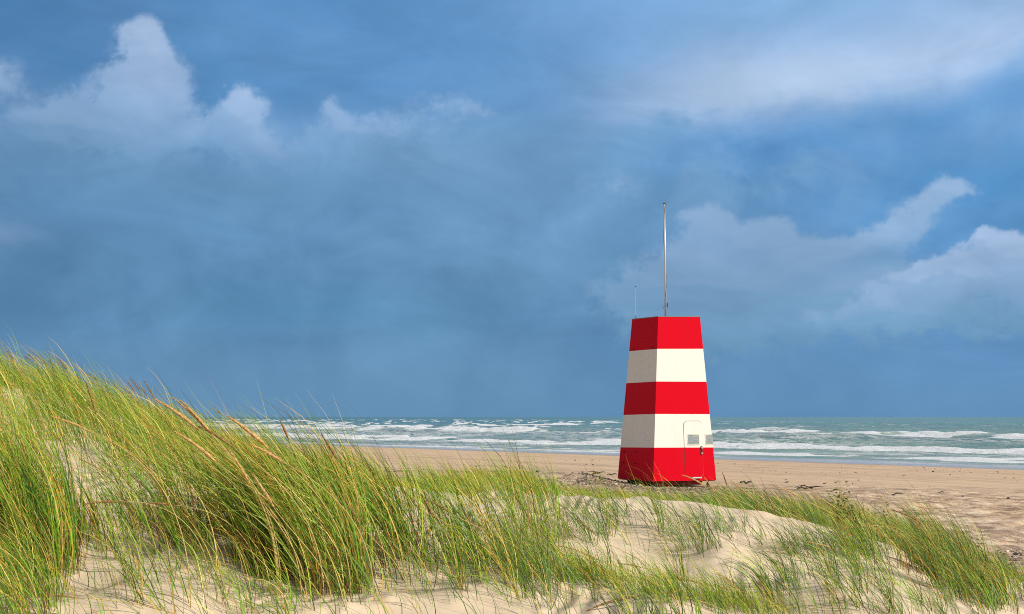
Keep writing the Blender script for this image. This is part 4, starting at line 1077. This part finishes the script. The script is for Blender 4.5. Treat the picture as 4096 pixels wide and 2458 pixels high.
col = lay(col, n.m('MULTIPLY', n.m('MULTIPLY', gauss(Qs, .645, .085), n.ss(.66, .4, P0)), n.m('MULTIPLY', n.lin(wf, .35, .65, .35, 1), .55)), (.20, .37, .595))
puff = n.m('ADD', n.m('ADD', n.m('MULTIPLY', n.m('SUBTRACT', we, .5), 1.0), n.m('MULTIPLY', n.m('SUBTRACT', wh, .5), .8)), n.m('MULTIPLY', n.m('SUBTRACT', wb, .5), 1.2))
def cloud(f): return n.m('ADD', f, n.m('MULTIPLY', puff, n.ss(.03, .45, f)))
D1b = [(.143, .90, .020, .045, .9), (.146, .83, .030, .06), (.13, .77, .045, .055, .8), (.095, .70, .07, .06, .7), (.13, .66, .10, .05, .55), (.25, .64, .10, .05, .45), (.38, .66, .12, .05, .4), (.172, .77, .024, .07, .55), (.055, .67, .07, .045, .45),
                       (.010, .785, .026, .05, .8), (.237, .745, .024, .040, 1.1), (.222, .695, .030, .035, .6), (.322, .755, .012, .034, .7), (.335, .705, .04, .032, .5), (.43, .77, .035, .035, .45), (.40, .72, .06, .035, .4), (.47, .74, .03, .03, .35)]
D1 = cloud(field(D1b))
m1 = n.ss(.16, .80, D1)
lit1 = n.m('MULTIPLY', m1, curve(P0, [(0, .8), (.06, .6), (.14, .95), (.19, .7), (.24, .95), (.29, .55), (.34, .55), (.45, .5), (.6, .35), (1, .1)]))
lit1 = n.m('MULTIPLY', lit1, n.ss(.50, .74, Qs))
col = lay(col, n.m('MULTIPLY', lit1, .86), n.mix(n.ss(.62, .84, Q_), (.235, .41, .65), (.375, .52, .75)))
inner = n.m('MULTIPLY', n.lin(we, .3, .7, .80, 1.18), n.lin(wh, .3, .7, .92, 1.08))
col = lay(col, n.m('MULTIPLY', n.m('MULTIPLY', m1, rim(D1b)), n.m('MULTIPLY', inner, .18)), (.42, .555, .77))
# clear notches between the puffs
col = lay(col, n.m('MULTIPLY', n.m('MULTIPLY', field([(.192, .70, .014, .06), (.075, .82, .03, .04, .7), (.285, .76, .018, .03, .6)]), n.ss(.6, .2, m1)), .6), (.06, .21, .45))
# small pinkish wisp low on the left
col = lay(col, n.m('MULTIPLY', n.m('MULTIPLY', gauss(Pw, .018, .035), gauss(Qw, .445, .030)), .5), (.29, .39, .60))
# bright streak of high cloud on the right
lineq = n.m('ADD', n.m('MULTIPLY', n.m('SUBTRACT', P0, .68), .30), .755)
dq = n.m('SUBTRACT', n.m('ADD', Q0, n.m('MULTIPLY', n.m('SUBTRACT', wa, .5), .09)), lineq)
up_ = n.m('MULTIPLY', n.m('GREATER_THAN', dq, 0), gauss(dq, 0, .105)); dn_ = n.m('MULTIPLY', n.m('LESS_THAN', dq, 0), gauss(n.m('ADD', dq, n.m('MULTIPLY', n.m('SUBTRACT', wb, .5), .10)), 0, .075))
ci = n.m('MULTIPLY', n.m('MULTIPLY', n.m('ADD', up_, dn_, None, True), n.m('MULTIPLY', n.ss(.50, .72, P0), n.lin(P0, .86, 1.1, 1, .5))), n.lin(wd, .3, .6, .75, 1.05))
col = lay(col, n.m('MULTIPLY', ci, .95), (.43, .575, .80))
# dark wisp biting into the streak, clear blue gap under it
col = lay(col, n.m('MULTIPLY', field([(.653, .725, .018, .030), (.675, .735, .006, .02, .7), (.70, .745, .012, .010, .4), (.64, .68, .035, .03, .8)]), .75), (.145, .345, .60))
gap = n.m('MULTIPLY', gauss(n.m('SUBTRACT', Qs, n.m('ADD', n.m('MULTIPLY', n.m('SUBTRACT', P0, .8), .35), .66)), 0, .05), n.ss(.56, .75, P0))
col = lay(col, n.m('MULTIPLY', gap, .65), (.095, .30, .62))
mid = n.m('MULTIPLY', n.ss(.42, .62, wf), n.m('MULTIPLY', n.ss(.50, .7, P0), gauss(Q0, .56, .13)))
col = lay(col, n.m('MULTIPLY', mid, .55), (.22, .415, .67))
col = lay(col, n.m('MULTIPLY', n.m('MULTIPLY', gauss(P0, .52, .14), gauss(Qs, .52, .20)), .5), (.175, .355, .60))
wedge = n.m('MULTIPLY', n.m('MULTIPLY', n.ss(.72, .95, Pw), gauss(n.m('SUBTRACT', Qw, n.m('ADD', n.m('MULTIPLY', n.m('SUBTRACT', P0, .8), .25), .52)), 0, .10)), .8)
col = lay(col, wedge, (.066, .255, .54))
D2b = [(.922, .540, .020, .030, .9), (.897, .50, .026, .035, .9), (.865, .45, .034, .04, .9), (.83, .41, .036, .034, .9), (.787, .39, .024, .034, .8), (.75, .44, .03, .045, .7), (.715, .45, .035, .045, .6), (.80, .34, .09, .05, .9), (.70, .37, .07, .07, .9), (.66, .32, .06, .06, .8), (.69, .49, .03, .04, .5), (.60, .56, .05, .06, .35), (.78, .26, .13, .09, .8), (.67, .27, .08, .09, .7), (.88, .29, .09, .08, .7)]
D2 = cloud(field(D2b))
m2 = n.ss(.18, .78, D2)
col = lay(col, n.m('MULTIPLY', m2, .85), n.mix(n.ss(.15, .56, Qw), (.155, .33, .53), (.28, .44, .67)))
col = lay(col, n.m('MULTIPLY', n.m('MULTIPLY', m2, rim(D2b)), n.m('MULTIPLY', inner, .16)), (.36, .51, .735))
col = lay(col, n.m('MULTIPLY', n.m('MULTIPLY', n.ss(.78, .95, Pw), gauss(n.m('SUBTRACT', Qw, n.m('ADD', n.m('MULTIPLY', n.m('SUBTRACT', P0, .9), .6), .42)), 0, .03)), .6), (.075, .255, .525))
D3b = [(.955, .425, .016, .032, 1), (.985, .40, .022, .042, .9), (.93, .36, .028, .045, .9), (.893, .345, .020, .030, .9), (.965, .33, .04, .05, .9), (.87, .29, .04, .05, .8), (.82, .24, .05, .045, .6), (.93, .24, .07, .06, .7), (1.03, .34, .05, .09, .9)]
D3 = cloud(field(D3b))
m3 = n.ss(.24, .70, D3)
col = lay(col, n.m('MULTIPLY', m3, .9), n.mix(n.ss(.20, .44, Qw), (.165, .35, .575), (.335, .485, .715)))
col = lay(col, n.m('MULTIPLY', n.m('MULTIPLY', m3, rim(D3b)), n.m('MULTIPLY', inner, .25)), (.42, .56, .78))
# darker bellies and the calm grey-blue band over the horizon
dk = n.m('MULTIPLY', n.m('MULTIPLY', gauss(Qs, .25, .07), n.ss(.62, .34, P0)), n.ss(.02, .3, P0))
col = lay(col, n.m('MULTIPLY', dk, .5), (.070, .228, .405))
col = lay(col, n.m('MULTIPLY', n.m('MULTIPLY', gauss(Qs, .44, .07), gauss(P0, .10, .14)), .45), (.078, .22, .445))
col = lay(col, n.m('MULTIPLY', n.m('MULTIPLY', n.ss(.45, .7, wd), n.ss(.7, .3, Q0)), .25), (.15, .335, .53))
# folds and streaks inside the cloud bank
wm = n.noise(n.mapping(PQ, (.55, 1.25, 1), (0, 0, .12), (9, 4, 13)), 4.2, 8, .6, .7)
wn = n.noise(n.mapping(PQ, (.8, 1.1, 1), (0, 0, -.2), (1, 14, 3)), 1.5, 4, .5, .3)
mott = n.m('MULTIPLY', n.lin(wm, .30, .70, .83, 1.20), n.lin(wn, .35, .65, .92, 1.08))
col = n.mix(1.0, col, comb(mott, n.m('ADD', n.m('MULTIPLY', mott, .8), .2), n.m('ADD', n.m('MULTIPLY', mott, .7), .3)), 'MULTIPLY')
hzn = n.m('MULTIPLY', n.ss(.24, .0, Q0), .65)
col = lay(col, hzn, n.mix(n.ss(.3, 1, P0), (.122, .276, .46), (.104, .258, .465)))
front = n.m('MULTIPLY', n.ss(1.25, .55, n.m('ABSOLUTE', AZ)), n.ss(1.05, .45, EL))
# unseen rest of the sky: sky model with warm cloud added as neutral fill
skc = n.mix(1.0, sky.outputs[0], (.1, .1, .1), 'MULTIPLY')
rest = n.mix(n.m('MULTIPLY', n.ss(.42, .60, n.noise(n.mapping(g, (1, 1, 1.6)), 2.3, 6, .55)), .85), skc, (.40, .38, .35))
fin = n.mix(n.m('MULTIPLY', front, .96), rest, col)
fin10 = n.mix(1.0, fin, (10, 10, 10), 'MULTIPLY')
nt.links.new(fin10, bgn.inputs['Color']); bgn.inputs['Strength'].default_value = .1

# ------------------------------------------------------------------ view
vs = scene.view_settings; vs.view_transform = 'Standard'; vs.look = 'None'; vs.exposure = 0; vs.gamma = 1; vs.use_curve_mapping = False
scene.cycles.max_bounces = 8

scene.cycles.filter_width = 1.0
scene.cycles.use_denoising = False
